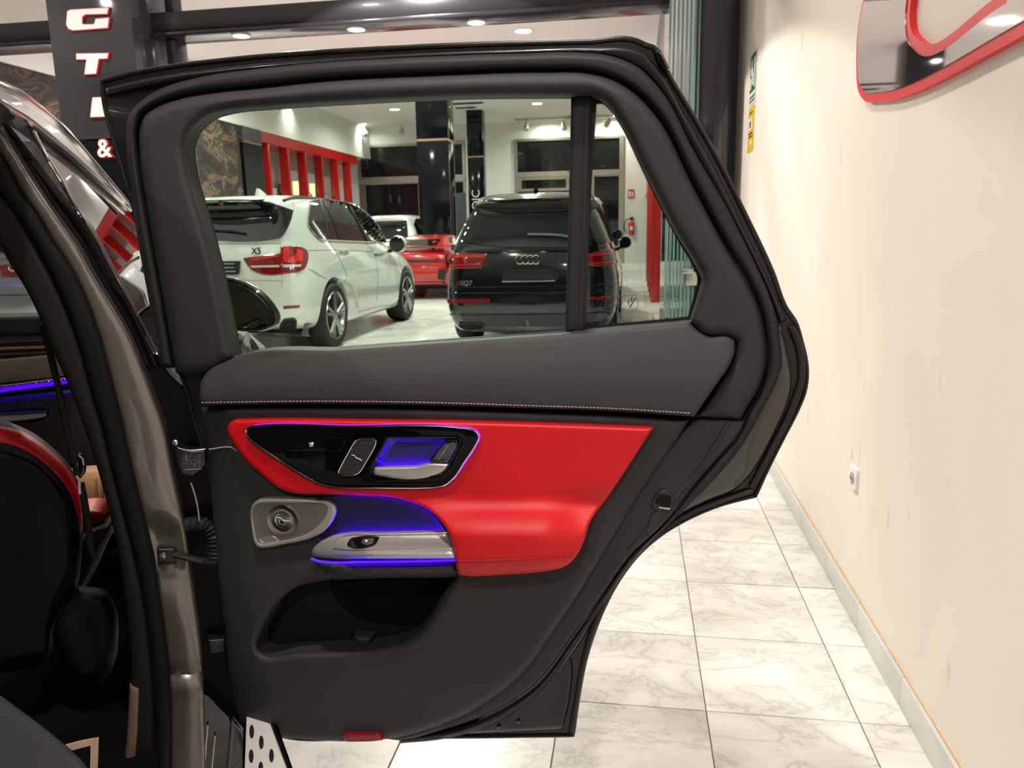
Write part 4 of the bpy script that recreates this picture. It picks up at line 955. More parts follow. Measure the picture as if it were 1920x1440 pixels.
dpatch('grip_underside', UND, M_PLASTIC, door, w=.062, H=.022, r=14, back=.06, grid=16)
MB().tube([DP(a, b, .038) for a, b in spline(Z6((830,880),(1100,868),(1400,862),(1540,856)), 8, False)], .0022, 8).build('alcove_light', M_BLUEH, door)
# red reflector, latch
dpatch('door_reflector', [(643,1377),(709,1376),(717,1388),(700,1390),(649,1391)], M_REFLECT, door, w=.036, H=.002, r=3, back=.02, step=3, grid=14)
lt_ = dpatch('door_latch', [(1221,945),(1228,932),(1236,921),(1246,919),(1262,929),(1264,942),(1254,957),(1240,960),(1224,955)], M_PLASTIC, door, w=0.006, H=.004, r=4, back=.02, grid=10)
dpatch('latch_slot', [(1228,942),(1238,926),(1259,931),(1256,950),(1240,949)], M_DARKIN, lt_, w=.0125, back=.004, grid=10, corner=25)
MB().tube([DP(1236, 951, .012), DP(1246, 953, .013), DP(1256, 954, .012)], .0016, 8).build('latch_claw', M_SATIN, lt_)
dpatch('latch_surround', [(1210,1000),(1222,962),(1232,958),(1254,957),(1240,985),(1215,1008)], M_PLASTIC, lt_, w=.004, H=.003, r=4, back=.01, grid=12)

# glass panes, divider, quarter frame with dotted frit
FP = [(345,300),(345,260),(356,238),(376,222),(398,212),(416,207),(520,196),(665,187),(860,178),(1074,176),(1066,628),(860,642),(640,658),(435,672)]
dpatch('window_pane', FP, M_DOORGLASS, door, w=-0.036, back=0.004, grid=80)
QP = [(1104,176),(1135,190),(1163,226),(1214,327),(1273,440),(1310,500),(1321,521),(1314,552),(1297,606),(1094,625)]
qp = dpatch('quarter_pane', QP, M_DOORGLASS, door, w=-0.036, back=0.004, grid=80)
DIV = [(1071,178),(1110,178),(1104,400),(1097,622),(1059,626),(1066,400)]
dv = dpatch('window_divider', DIV, M_RUBBER, door, w=-0.030, H=.010, r=8, back=.02, grid=20)
MB().tube([DP(1096, 182, -.0205), DP(1091, 400, -.0205), DP(1085, 620, -.0205)], .0016, 6).build('divider_ridge', M_RUBBER, dv)
# frit border around the quarter pane
QI = [(1118,195),(1126,194),(1147,210),(1161,232),(1212,335),(1268,445),(1301,503),(1308,521),(1303,548),(1290,594),(1230,600),(1098,613),(1106,400)]
dpatch('frit_border', grow(QP, -0.5), M_FRIT, qp, w=-.0345, back=.0, holes=[QI], grid=60, step=3)
ft = MB(); qs = spline(QI, 3.0)
for i in range(len(qs)):
    t = qs[(i + 1) % len(qs)] - qs[i - 1]; n_ = np.array([-t[1], t[0]]); n_ /= np.linalg.norm(n_)
    if not inside((qs[i] + n_ * 2)[None], qs)[0]: n_ = -n_
    tt = t / np.linalg.norm(t)
    P = [DP(*(qs[i] - tt * 1.1 - n_ * .5), -.0344), DP(*(qs[i] + tt * 1.1 - n_ * .5), -.0344), DP(*(qs[i] + n_ * 2.6), -.0344)]
    ft.add(P, [(0, 1, 2)])
o = ft.build('frit_dots', M_FRIT, qp, smooth=False); o['kind'] = 'stuff'
# glass run seal at the foot of the front pane
MB().tube([DP(a, b, -.02) for a, b in spline([(436,668),(640,655),(860,638),(1066,623)], 20, False)], .0028, 6).build('glass_run_seal', M_GLOSSB, door)
# etched marks on the quarter pane
em = MB(); W_ = -.0338
def line_px(mb, pts, rad): mb.tube([DP(a, b, W_) for a, b in pts], rad, 5)
line_px(em, spline([(1125,556),(1192,554),(1194,558),(1194,577),(1191,580),(1125,582),(1123,578),(1123,559)], 4), .0004)
line_px(em, [(1126,572),(1131,560),(1136,572),(1126,572)], .0005)
line_px(em, [(1148,562),(1152,562)], .0006)
for (a, b, c) in ((1125, 1137, 577), (1140, 1163, 575), (1142, 1160, 572)): line_px(em, [(a, c), (b, c)], .0007)
em.build('etched_label', M_MARK, qp)
ck = MB(); line_px(ck, [(1177,565),(1181,577),(1191,558)], .0012); line_px(ck, [(1183,566),(1185,556)], .0010); line_px(ck, [(1178,568),(1180,559)], .0007); ck.build('check_mark', M_MARK, qp)
e2 = MB(); L = [(1252 + 4.2 * math.cos(t), 551 + 4.2 * math.sin(t)) for t in np.arange(0, 6.4, .4)]; line_px(e2, L, .0004)
for t in (-1.571, 0.524, 2.618): line_px(e2, [(1252, 551), (1252 + 4 * math.cos(t), 551 + 4 * math.sin(t))], .0004)
for k, (a, b, c) in enumerate([(1236, 1262, 557.5), (1239, 1262, 562), (1241, 1262, 566), (1236, 1262, 570)]):
    x = a
    while x < b: line_px(e2, [(x, c), (min(b, x + 2.6), c)], .0005); x += 3.8
line_px(e2, [(1252, 575), (1253.5, 577)], .0005); line_px(e2, [(1267, 556), (1272, 556)], .0005); line_px(e2, [(1267, 564), (1272, 564)], .0005)
e2.build('etched_maker_mark', M_MARK, qp)
# ================================================================== the open car: pillar, front door, cabin
YAW = math.radians(28)
FWD = np.array([-math.sin(YAW), math.cos(YAW), 0]); RGT = np.array([math.cos(YAW), math.sin(YAW), 0]); UPV = np.array([0, 0, 1.0])
HG = np.array([-0.83, 1.36, 0])
def CFM(fo):
    def f(x, y, w):
        x = np.asarray(x, float); w = np.asarray(w, float) + 0 * x; d = ray(x, np.asarray(y, float))
        t = ((HG - EYE) @ FWD + fo - w) / (d @ FWD)
        return EYE + d * t[..., None]
    return f
def cpatch(name, outline, m, parent, fo=0.0, H=0.0, r=8.0, back=0.02, w=0.0, **k):
    return patch(name, outline, CFM(fo), m, parent, w=w, H=H, r=r, back=back, backdir=FWD, **k)
def band(left, right): return [p for p in right] + [p for p in left[::-1]]
def cline(name, pts, fo, rad, m, parent, step=10):
    return MB().tube([CFM(fo)(a, b, 0.0) for a, b in spline(pts, step, False)], rad, 8).build(name, m, parent)

# --- b pillar
PL = [(-45,215),(7,300),(50,377),(67,400),(97,450),(131,500),(187,633),(213,733),(230,800),(247,880),(271,978),(291,1067),(304,1155),(315,1244),(319,1311),(320,1380),(318,1460)]
PR = [(-15,215),(37,300),(85,377),(110,412),(141,455),(170,508),(243,633),(283,733),(307,800),(323,880),(344,978),(358,1067),(371,1155),(380,1244),(382,1311),(384,1380),(386,1460)]
def pil_h(x, y):
    xl = np.interp(y, [p[1] for p in PL], [p[0] for p in PL]); xr = np.interp(y, [p[1] for p in PR], [p[0] for p in PR])
    t = np.clip((x - xl) / (xr - xl), 0, 1)
    h = 0.010 * np.sin(t * math.pi * .8)                                  # rounded pressing
    rec = np.exp(-((y - 1020) / 42.0) ** 4) * np.exp(-(((x - np.interp(y, [960, 1090], [298, 322])) / 30.0) ** 4))
    h = h - 0.020 * rec                                                    # hollow around the check strap
    h = h - 0.010 * np.exp(-((y - 1262) / 10.0) ** 2) + 0.008 * np.exp(-((y - 1290) / 14.0) ** 2)   # step pressing
    h = h + 0.010 * np.exp(-((y - 1130) / 50.0) ** 2) * (1 - t)
    return h
bp_ = cpatch('b_pillar', band(PL, PR), M_GRAPH, CARL, fo=0.0, H=0.008, r=7, back=0.05, hf=pil_h, grid=12)
SL = [(-110,215),(-40,310),(0,365),(28,400),(52,440),(86,500),(142,633),(170,733),(190,800),(209,880),(234,978),(256,1067),(272,1155),(282,1244),(287,1311),(288,1380),(286,1460)]
cpatch('door_opening_seal', band(SL, [(a + 2, b) for a, b in PL]), M_SHADESEAL, bp_, fo=-0.006, H=0.020, r=15, back=0.03, grid=22)
IL = [(-200,215),(-100,330),(-40,410),(0,462),(21,499),(40,528),(79,607),(95,649),(124,713),(150,780),(183,880),(210,980),(226,1060),(238,1150),(246,1240),(244,1290),(238,1380),(231,1460)]
tr_ = cpatch('pillar_trim', band(IL, [(a + 3, b) for a, b in SL]), mat('shaded_pillar_trim', (.010, .0098, .0095), .65, spec=.2), bp_, fo=-0.004, H=0.012, r=18, back=0.10, grid=22)  # shade inside the opening put into the trim colour
cpatch('sill_trim', [(243,1284),(262,1290),(258,1380),(252,1460),(230,1460),(238,1380)], mat('taupe_trim', (0.16, 0.115, 0.085), 0.5), bp_, fo=-0.012, H=.008, r=7, back=.03, grid=20)
# check strap, wiring boot, hinge brackets
chk = cpatch('check_strap_mount', [(294,1029),(330,1028),(330,1056),(296,1058)], M_DARKMETAL, bp_, fo=-0.008, H=.004, r=4, back=.02, step=3, grid=14)
MB().lathe([(.007, 0), (.007, -.006), (.004, -.008)], CFM(-.016)(307.0, 1041.0, 0.0), 'y', 12).build('strap_bolt', M_SATIN, chk)
MB().tube([CFM(-.016)(325., 1040., 0.), CFM(-.02)(352., 1046., 0.), DP(380., 1053., .0), DP(408., 1056., .0)], [.006, .007, .008, .007], 8).build('check_strap', M_DARKMETAL, chk)
bt = MB(); path = spline([(352,984),(370,982),(388,986),(399,1000),(403,1020),(404,1042),(404,1060)], 2.0, False); rad = []
for i in range(len(path)): rad.append(.0125 + .0035 * math.sin(i * 2 * math.pi / 3.6))
bt.tube([DP(a, b, -.01) for a, b in path], rad, 14).build('wiring_boot', M_RUBBER, bp_)
cline('wire', [(358,905),(366,930),(372,960),(374,980)], -.01, .0014, M_THREAD, bp_)
hb = cpatch('hinge_bracket', [(326,832),(336,836),(350,843),(386,842),(388,872),(375,884),(362,893),(340,892),(333,870)], M_BLACKP, bp_, fo=-.012, H=.006, r=5, back=.03, grid=14)
cline('bracket_edge', [(334,840),(350,844),(385,842)], -.020, .0010, M_SATIN, hb)
pl_ = MB()
random.seed(3)
for cx_ in (349, 357, 365, 373):
    y_ = 852.0
    while y_ < 876:
        l_ = random.uniform(1.2, 3.5); 
        for dx in (-1.8, 1.2):
            if random.random() < .75: pl_.tube([CFM(-.0188)(cx_ + dx, y_, 0.), CFM(-.0188)(cx_ + dx + random.uniform(0, 1.8), y_ + l_ * .5, 0.)], .0004, 4)
        y_ += l_ + .8
pl_.build('bracket_print', M_GREYPRINT, hb)
cline('label_edge', [(347,881),(378,879)], -.0188, .0006, M_GREYPRINT, hb)
cpatch('lower_hinge', [(388,1199),(423,1197),(424,1222),(392,1226)], M_DARKMETAL, bp_, fo=.01, H=.006, r=5, back=.03, step=3, grid=14)
MB().lathe([(.006, 0), (.006, -.004), (.004, -.006)], CFM(-.012)(330., 829., 0.), 'y', 10).build('hinge_bolt', M_SATIN, hb)

# --- front door: rear edge, gloss strip, window with chrome trim, mirror
FE = [(-5,215),(60,298),(118,372),(150,402),(209,502),(289,655),(318,700),(350,730),(400,800),(425,900),(440,1100),(470,1300),(480,1400),(478,1460)]
fd = cpatch('front_door', band([(a - 8, b) for a, b in PR], FE), mat('door_edge_black', (.003, .003, .0035), .4, spec=.12), CARL, fo=0.045, H=0.006, r=6, back=0.04, grid=30)
GS = [(60,297),(118,371),(148,402),(207,502),(286,655)]
cpatch('gloss_pillar_cover', [(40,297),(88,374),(113,410),(145,455),(174,508),(247,633),(270,690),(300,690)] + GS[::-1], M_PIANO, fd, fo=.036, H=.004, r=6, back=.02, grid=22)
cline('rear_bright_trim', [(38,303),(87,379),(112,414),(143,457),(172,510),(208,572),(245,635),(284,735),(302,783)], .012, .0022, M_CHROME, fd)
P1 = CFM(.05)(289., 662., 0.); P2 = CFM(.07)(62., 240., 0.)
NRM = np.cross(P2 - P1, FWD); NRM /= np.linalg.norm(NRM)
if NRM @ RGT < 0: NRM = -NRM
def GLM(x, y, w):
    x = np.asarray(x, float); w = np.asarray(w, float) + 0 * x; d = ray(x, np.asarray(y, float))
    t = ((P1 - EYE) @ NRM + w) / (d @ NRM)
    return EYE + d * t[..., None]
M_SIDEGLASS = glass_mat('side_glass', (0.30, 0.32, 0.31), 1.55, extra=0.02)
def gpatch(name, outline, m, parent, **k): return patch(name, outline, GLM, m, parent, backdir=-NRM, **k)
GO = [(50,228),(80,252),(112,278),(150,311),(190,347),(243,397),(263,455),(285,540),(303,630),(308,655),(289,661),(250,582),(209,501),(178,446),(148,400),(118,345),(85,290)]
gpatch('front_window', GO, M_SIDEGLASS, fd, w=0.0, back=0.004, grid=30)
gl = lambda pts, rad, w, nm, m: MB().tube([GLM(np.array(a), np.array(b), np.array(w)) for a, b in spline(pts, 8, False)], rad, 8).build(nm, m, fd)
RO = [(-20,140),(0,150),(33,165),(67,188),(100,214),(133,246),(170,289),(205,331),(246,382)]
RI = [(-20,178),(20,206),(50,224),(80,247),(112,273),(150,306),(190,342),(245,394)]
roof = gpatch('roof_rail_panel', ring_outline(RO, RI), M_GRAPH, CARL, w=0.006, H=0.012, r=8, back=0.03, raw=True, grid=14)
gl(RI, .0055, .010, 'window_bright_trim', M_CHROME)
MB().tube([GLM(np.array(a), np.array(b), np.array(.020)) for a, b in spline([(-20,150),(0,160),(33,175),(67,198),(100,224),(133,256),(170,299),(205,340),(246,388)], 8, False)], .006, 8).build('roof_bright_rail', M_CHROME, roof)
gl([(62,245),(85,290),(118,345),(148,400),(178,446),(209,501),(250,582),(289,661)], .0035, .004, 'window_edge_trim', M_CHROME)
gl([(289,661),(296,664),(308,656)], .004, .004, 'belt_bright_trim', M_CHROME)
# mirror
MY = 2.35
MM = lambda x, y, w: onY(np.asarray(x, float), np.asarray(y, float), MY) + np.stack([0 * np.asarray(w) , -np.asarray(w), 0 * np.asarray(w)], -1)
MO = [(385,530),(410,520),(435,519),(460,526),(485,540),(505,558),(518,575),(526,592),(524,606),(512,615),(498,620),(470,621),(430,616),(395,600),(380,565)]
mi = patch('door_mirror', MO, MM, M_BLACKP, CARL, w=0.0, H=0.03, r=14, back=0.05, backdir=(-.5, .85, 0), grid=14, closeback=True)
patch('mirror_glass', grow(MO, -8), MM, mat('tinted_mirror', (0.20, 0.19, 0.185), 0.03, metal=1.0), mi, w=0.031, back=0.004, backdir=(0, 1, 0), grid=30)
MB().tube([MM(np.array(a), np.array(b), np.array(.024)) for a, b in spline(grow(MO, -4), 6, True)], .004, 8, closed=True).build('mirror_rim', M_GLOSSB, mi)
# bright foot of the mirror, reaching back to the door
FWp = lambda x, y, yy: onY(float(x), float(y), yy)
fw = MB()
fv = [FWp(438,672,2.34), FWp(437,655,2.36), FWp(464,622,2.42), FWp(497,650,2.40), FWp(498,668,2.36), FWp(452,648,2.345), FWp(470,650,2.37), FWp(486,652,2.355), FWp(474,672,2.34)]
fv += [p + np.array([-.10, .05, .0]) for p in fv[:5]]
fw.add(fv, [(0, 1, 5, 8), (1, 2, 5), (2, 6, 5), (5, 6, 8), (2, 3, 7, 6), (6, 7, 8), (7, 3, 4, 8), (0, 9, 10, 1), (1, 10, 11, 2), (2, 11, 12, 3), (3, 12, 13, 4), (13, 12, 11, 10, 9)])
fw.build('mirror_foot', mat('bright_clear_coat', (0.55, 0.56, 0.55), 0.12, metal=.85), mi, smooth=False)
MB().tube([FWp(445, 640, 2.42), HG + FWD * .92 + RGT * -.03 + UPV * 1.0], .03, 10).build('mirror_arm', M_GLOSSB, mi)

# --- sill and running board
cpatch('sill', [(300,1290),(392,1300),(425,1330),(462,1375),(462,1470),(300,1470)], M_GLOSSB, CARL, fo=.02, H=.012, r=12, back=.04, grid=26)
cl_ = [(389,1360),(386,1400),(383,1450)]
cline('sill_edge', cl_, .0, .0018, M_SATIN, bp_); cline('sill_edge', [(403,1380),(400,1410),(396,1450)], .0, .0018, M_SATIN, bp_); cline('sill_edge', [(436,1350),(432,1400),(427,1450)], .0, .004, M_GREYP, bp_)
RBZ = 0.32
RBM = lambda x, y, w: onZ(np.asarray(x, float), np.asarray(y, float), RBZ) + np.stack([0 * np.asarray(w), 0 * np.asarray(w), np.asarray(w)], -1)
def rbp(px, py): return onZ(float(px), float(py), RBZ)
c0, c1, c2, c3 = rbp(459, 1440), rbp(541, 1440), rbp(520, 1384), rbp(461, 1384)
d_l = (c3 - c0); d_r = (c2 - c1)
A0, A1 = c0 - d_l * 5, c1 - d_r * 5; B0, B1 = c3 + d_l * 4, c2 + d_r * 4
rbm = MB(); lo_ = np.array([0, 0, -.035])
rbm.add([A0, A1, B1, B0, A0 + lo_, A1 + lo_, B1 + lo_, B0 + lo_], [(0, 1, 2, 3), (7, 6, 5, 4), (0, 4, 5, 1), (1, 5, 6, 2), (2, 6, 7, 3), (3, 7, 4, 0)])
rbo = rbm.build('running_board', mat('bright_aluminium_tread', (.80, .79, .77), .45, metal=.25), CARL, smooth=False)
for (px, py) in ((490, 1392), (471, 1418), (509, 1417), (489, 1441), (472, 1372)):
    L = [(px + 4.6 * math.cos(t), py + 13 * math.sin(t)) for t in np.arange(0, 6.28, .35)]
    patch('rubber_stud', L, RBM, M_RUBBER, rbo, w=0.0, H=.003, r=4, back=.004, raw=True, grid=8)
MB().tube([c1 - d_r * 4, c1, c2 + d_r * 3], .004, 8).build('board_edge', M_GLOSSB, rbo)

# --- cabin
cab = cpatch('bulkhead', [(-160,600),(170,600),(260,900),(280,1300),(280,1480),(-160,1480)], M_DARKIN, CARL, fo=1.25, back=.05, grid=80)
fl_ = MB(); 
for q in ((-.25, -.02), ): pass
fc = [HG + FWD * a + RGT * b + UPV * .26 for a, b in ((-1.0, -.16), (1.25, -.16), (1.25, -1.5), (-1.0, -1.5))]
fl_.add(fc + [p - UPV * .05 for p in fc], [(0, 1, 2, 3), (7, 6, 5, 4), (0, 4, 5, 1), (1, 5, 6, 2), (2, 6, 7, 3), (3, 7, 4, 0)]); fl_.build('cabin_floor', mat('black_carpet', (.005, .005, .005), .95, bump=.5, bscale=300, spec=.03), CARL, smooth=False)
dash = cpatch('dashboard', [(-160,596),(150,590),(160,628),(-160,630)], mat('dash_black', (.012, .012, .013), .55), CARL, fo=1.05, H=.02, r=8, back=.10, step=12, grid=30)
def dband(nm, pts, m, fo, H=.006, r=5, **k): return cpatch(nm, pts, m, dash, fo=fo, H=H, r=r, back=.05, step=12, grid=30, **k)
dband('plum_trim', [(-160,632),(150,624),(150,640),(-160,652)], mat('plum_lacquer', (.06, .03, .035), .25, coat=.8), 1.06)
dband('copper_line', [(-160,655),(150,646),(150,652),(-160,664)], mat('copper_satin', (.45, .26, .17), .3, metal=.9), 1.05, H=.004, r=3)
dband('lower_shade_trim', [(-160,666),(150,653),(150,662),(-160,676)], mat('plum_lacquer', (.06, .03, .035), .25), 1.06)
dband('brushed_trim', [(-160,688),(150,660),(150,702),(-160,738)], mat('champagne_weave', (.26, .235, .20), .42, metal=.6, bump=.4, bscale=900), 1.05)
dband('chrome_line', [(-160,742),(0,722),(150,704),(150,709),(0,728),(-160,750)], M_CHROME, 1.045, H=.003, r=2)
dband('dash_light_strip', [(-160,753),(0,731),(150,712),(150,716),(0,735.5),(-160,758)], M_BLUE, 1.045, H=.003, r=2)
gb = dband('glove_box', [(-160,768),(160,732),(190,880),(160,900),(-160,900)], mat('dash_black', (.012, .012, .013), .55), 1.07, H=.01, r=10)
cpatch('air_vent', [(-30,776),(86,770),(91,776),(88,786),(60,792),(-30,800)], M_GLOSSB, dash, fo=1.04, H=.004, r=4, back=.02, step=5, grid=20)
cline('vent_lip', [(-30,800),(40,793),(82,788),(89,780)], 1.035, .0022, M_GREYP, dash)
# front seat: back shell, red edge, cushion, recliner cover
ST = [(-150,788),(-60,782),(0,788),(25,798),(58,813),(94,840),(125,872),(144,905),(153,942),(155,978),(153,1009),(150,1060),(143,1102),(118,1142),(99,1178),(95,1222),(88,1244),(27,1258),(-150,1268)]
M_SEATB = mat('seat_black_leather', (.006, .006, .0065), .55, bump=.2, bscale=500, spec=.25)
seat = cpatch('front_seat', ST, M_SEATB, CARL, fo=.22, H=.06, r=55, back=.012, grid=24)
cpatch('seat_back_core', grow(ST, -48), M_SEATB, seat, fo=.24, H=.0, back=.15, grid=60)
RSO = [(-150,797),(-60,794),(0,800),(27,806),(58,820),(92,846),(122,876),(141,908),(150,943),(153,978),(151,1000)]
RSI = [(-150,835),(-60,830),(0,831),(31,838),(73,861),(108,893),(130,923),(142,955),(147,985),(148,1000)]
def seat_h(x, y):
    d = dist(np.stack([x, y], 1), [_stl]); t = np.clip(d / 55, 0, 1)
    return .06 * np.sqrt(np.clip(1 - (1 - t) ** 2, 0, 1))
_stl = spline(ST, 6)
cpatch('red_edge_strip', ring_outline(RSO, RSI), M_RED, seat, fo=.218, H=.004, r=5, back=.01, raw=True, grid=14, hf=seat_h)
IN_ = [(-150,850),(0,848),(60,868),(100,905),(125,950),(130,1000),(122,1080),(95,1140),(84,1225),(20,1236),(-150,1240)]
cpatch('back_shell', IN_, mat('seat_shell_black', (.007, .007, .0075), .6, spec=.2), seat, fo=.155, H=.006, r=10, back=.03, grid=40)
cpatch('recliner_cover', [(143,1102),(165,1104),(200,1112),(216,1140),(221,1190),(212,1250),(190,1283),(150,1284),(128,1262),(110,1220),(101,1180),(118,1144)], mat('recliner_plastic', (.007, .007, .0075), .6, spec=.25), seat, fo=.20, H=.05, r=28, back=.01, grid=18)
M_QUILT = mat('seat_quilt', (.05, .045, .042), .5)
cs = cpatch('cushion_side', [(146,1012),(160,998),(185,985),(206,980),(210,990),(195,1030),(176,1075),(160,1100),(142,1110)], M_QUILT, seat, fo=.55, H=.03, r=16, back=.1, grid=14)
cpatch('cushion_red', [(146,958),(175,956),(192,959),(199,966),(196,974),(175,986),(158,996),(146,1004)], M_RED, seat, fo=.58, H=.02, r=10, back=.1, grid=14)
cline('cushion_piping', [(209,988),(190,1030),(178,1058),(165,1082),(152,1105)], .50, .0018, M_THREAD, seat)
cline('cushion_seam', [(183,992),(168,1015),(156,1040)], .515, .0012, M_DARKIN, seat)
# foot well: warm lamp light put into the carpet colour
fwp = cpatch('foot_well_panel', [(130,884),(186,880),(196,905),(215,970),(215,1000),(130,1000)], mat('lit_carpet', (.42, .29, .19), .8, bump=.3, bscale=300), CARL, fo=.86, H=.006, r=6, back=.05, grid=20)
for px in (176, 187, 197): cline('panel_rib', [(px + 3, 897), (px + 5, 930), (px + 8, 960)], .852, .004, mat('lit_carpet_rib', (.30, .20, .13), .8), fwp)
fl = bpy.data.lights.new('foot_well_light', 'POINT'); fl.energy = 0.55; fl.color = (1, .72, .45); fl.shadow_soft_size = .02
flo = bpy.data.objects.new('foot_well_light', fl); COL.objects.link(flo); flo.parent = CARL; flo.location = Vector(CFM(.78)(165., 868., 0.)) - wpos(CARL)
# roof, far side and rear of the body shell
rp = GLM(np.array(-20.), np.array(146.), np.array(0.)); lat0 = (rp - HG) @ RGT; zro = rp[2]
def cbox(nm, f0, f1, l0, l1, z0, z1, m):
    v = [HG + FWD * a + RGT * b + UPV * c for a in (f0, f1) for b in (l0, l1) for c in (z0, z1)]
    return MB().add(v, [(0, 1, 3, 2), (4, 6, 7, 5), (0, 4, 5, 1), (2, 3, 7, 6), (0, 2, 6, 4), (1, 5, 7, 3)]).build(nm, m, CARL, smooth=False)
cbox('roof_panel', -1.75, .55, -1.35, lat0 - .03, zro - .03, zro + .03, M_GRAPH)
cbox('far_body_side', -2.2, 1.6, -1.72, -1.60, .25, 1.02, M_GRAPH)
cbox('tailgate_panel', -2.25, -2.15, -1.6, -.25, .4, 1.1, M_GRAPH)
cbox('far_roof_rail', -1.75, .5, -1.45, -1.33, 1.02, zro + .02, M_GLOSSB)
cbox('front_door_inner_trim', .10, 1.15, -.16, -.11, .34, .96, M_DARKIN)
cbox('front_door_skin', .10, 1.20, -.11, -.03, .32, .97, M_GRAPH)
_ws = [HG + FWD * a + RGT * b + UPV * c for a, b, c in ((1.18, -1.45, 1.0), (1.18, -.18, 1.0), (.50, lat0 - .05, zro - .02), (.50, -1.38, zro - .02))]
MB().add(_ws + [p + FWD * .006 for p in _ws], [(0, 1, 2, 3), (7, 6, 5, 4), (0, 4, 5, 1), (1, 5, 6, 2), (2, 6, 7, 3), (3, 7, 4, 0)]).build('windscreen', glass_mat('windscreen_glass', (.90, .92, .91), 1.45, two_sided=True), CARL, smooth=False)
cbox('bonnet', 1.25, 2.1, -1.55, -.06, .35, .97, M_GRAPH)
# belt
cline('seat_belt', [(80,610),(92,655),(108,720),(122,790),(135,850),(146,890)], .02, .006, M_DARKIN, CARL)
cline('seat_belt_lower', [(152,905),(158,935),(166,985),(174,1040),(180,1050)], .03, .006, M_DARKIN, CARL)
bk = cpatch('belt_tongue', [(141,870),(146,852),(152,852),(158,862),(160,876),(156,892),(150,898),(145,890)], M_GLOSSB, CARL, fo=.02, H=.004, r=4, back=.012, step=3, grid=10)
cline('tongue_bar', [(148,854),(155,860),(157,872)], .014, .0016, M_SATIN, bk); cline('tongue_blade', [(149,901),(149,915),(150,926)], .02, .003, M_SATIN, bk)
# rear bench corner under a film, paper mat
M_FILM = mat('blue_grey_film', (.035, .040, .044), .28, bump=.5, bscale=14)
patch('rear_bench_corner', [(-60,1268),(0,1304),(42,1334),(85,1366),(125,1400),(158,1432),(180,1480),(-60,1480)], CFM(-.75), M_FILM, CARL, H=.02, r=12, back=.30, backdir=tuple(-RGT * .9 - UPV * .45), grid=16)
cpatch('paper_mat', [(123,1397),(150,1390),(185,1383),(183,1440),(181,1480),(168,1480),(169,1440),(170,1398),(135,1407)], mat('cream_paper', (.62, .47, .36), .7), CARL, fo=-.18, back=.002, step=6, grid=30, corner=30)
rl = MB()
for k, px in enumerate((184, 190, 196, 205)): rl.lathe([(.004, 0), (.009, -.002), (.009, -.008), (.004, -.01)], CFM(.4)(float(px), 1305., 0.), 'x', 10)
rl.build('seat_rail_spring', M_SATIN, seat)
# ================================================================== cars on show
M_WPAINT = mat('white_car_paint', (0.74, 0.76, 0.73), 0.25, coat=1.0); M_BPAINT = mat('black_car_paint', (0.006, 0.008, 0.009), 0.12, coat=1.0)
M_RPAINT = mat('red_car_paint', (0.48, 0.008, 0.012), 0.22, coat=1.0); M_SPAINT = mat('silver_car_paint', (0.42, 0.43, 0.44), 0.28, metal=.6, coat=1.0)
M_CGLASS = mat('dark_car_glass', (0.006, 0.007, 0.008), 0.03, spec=0.8); M_TYRE = mat('tyre_rubber', (0.014, 0.014, 0.014), 0.75, bump=.3, bscale=60)
M_RIM = mat('alloy_grey', (0.40, 0.40, 0.39), 0.28, metal=.9); M_WELL = mat('wheel_well_black', (0.004, 0.004, 0.004), .9)
M_TAIL = mat('tail_lamp_red', (0.22, 0.006, 0.010), 0.12, coat=1.0); M_TAILB = mat('tail_lamp_bright_red', (0.60, 0.02, 0.02), 0.2, emit=(1, .03, .02), estr=.12, coat=1.0)
M_TRIMB = mat('trim_black_plastic', (0.010, 0.010, 0.011), .5); M_PLATE = mat('dark_plate', (0.014, 0.016, 0.017), .35); M_REVERSE = mat('reverse_lamp', (0.55, 0.50, 0.48), .25)
M_GREYPL = mat('grey_plastic', (0.16, 0.17, 0.17), .55)

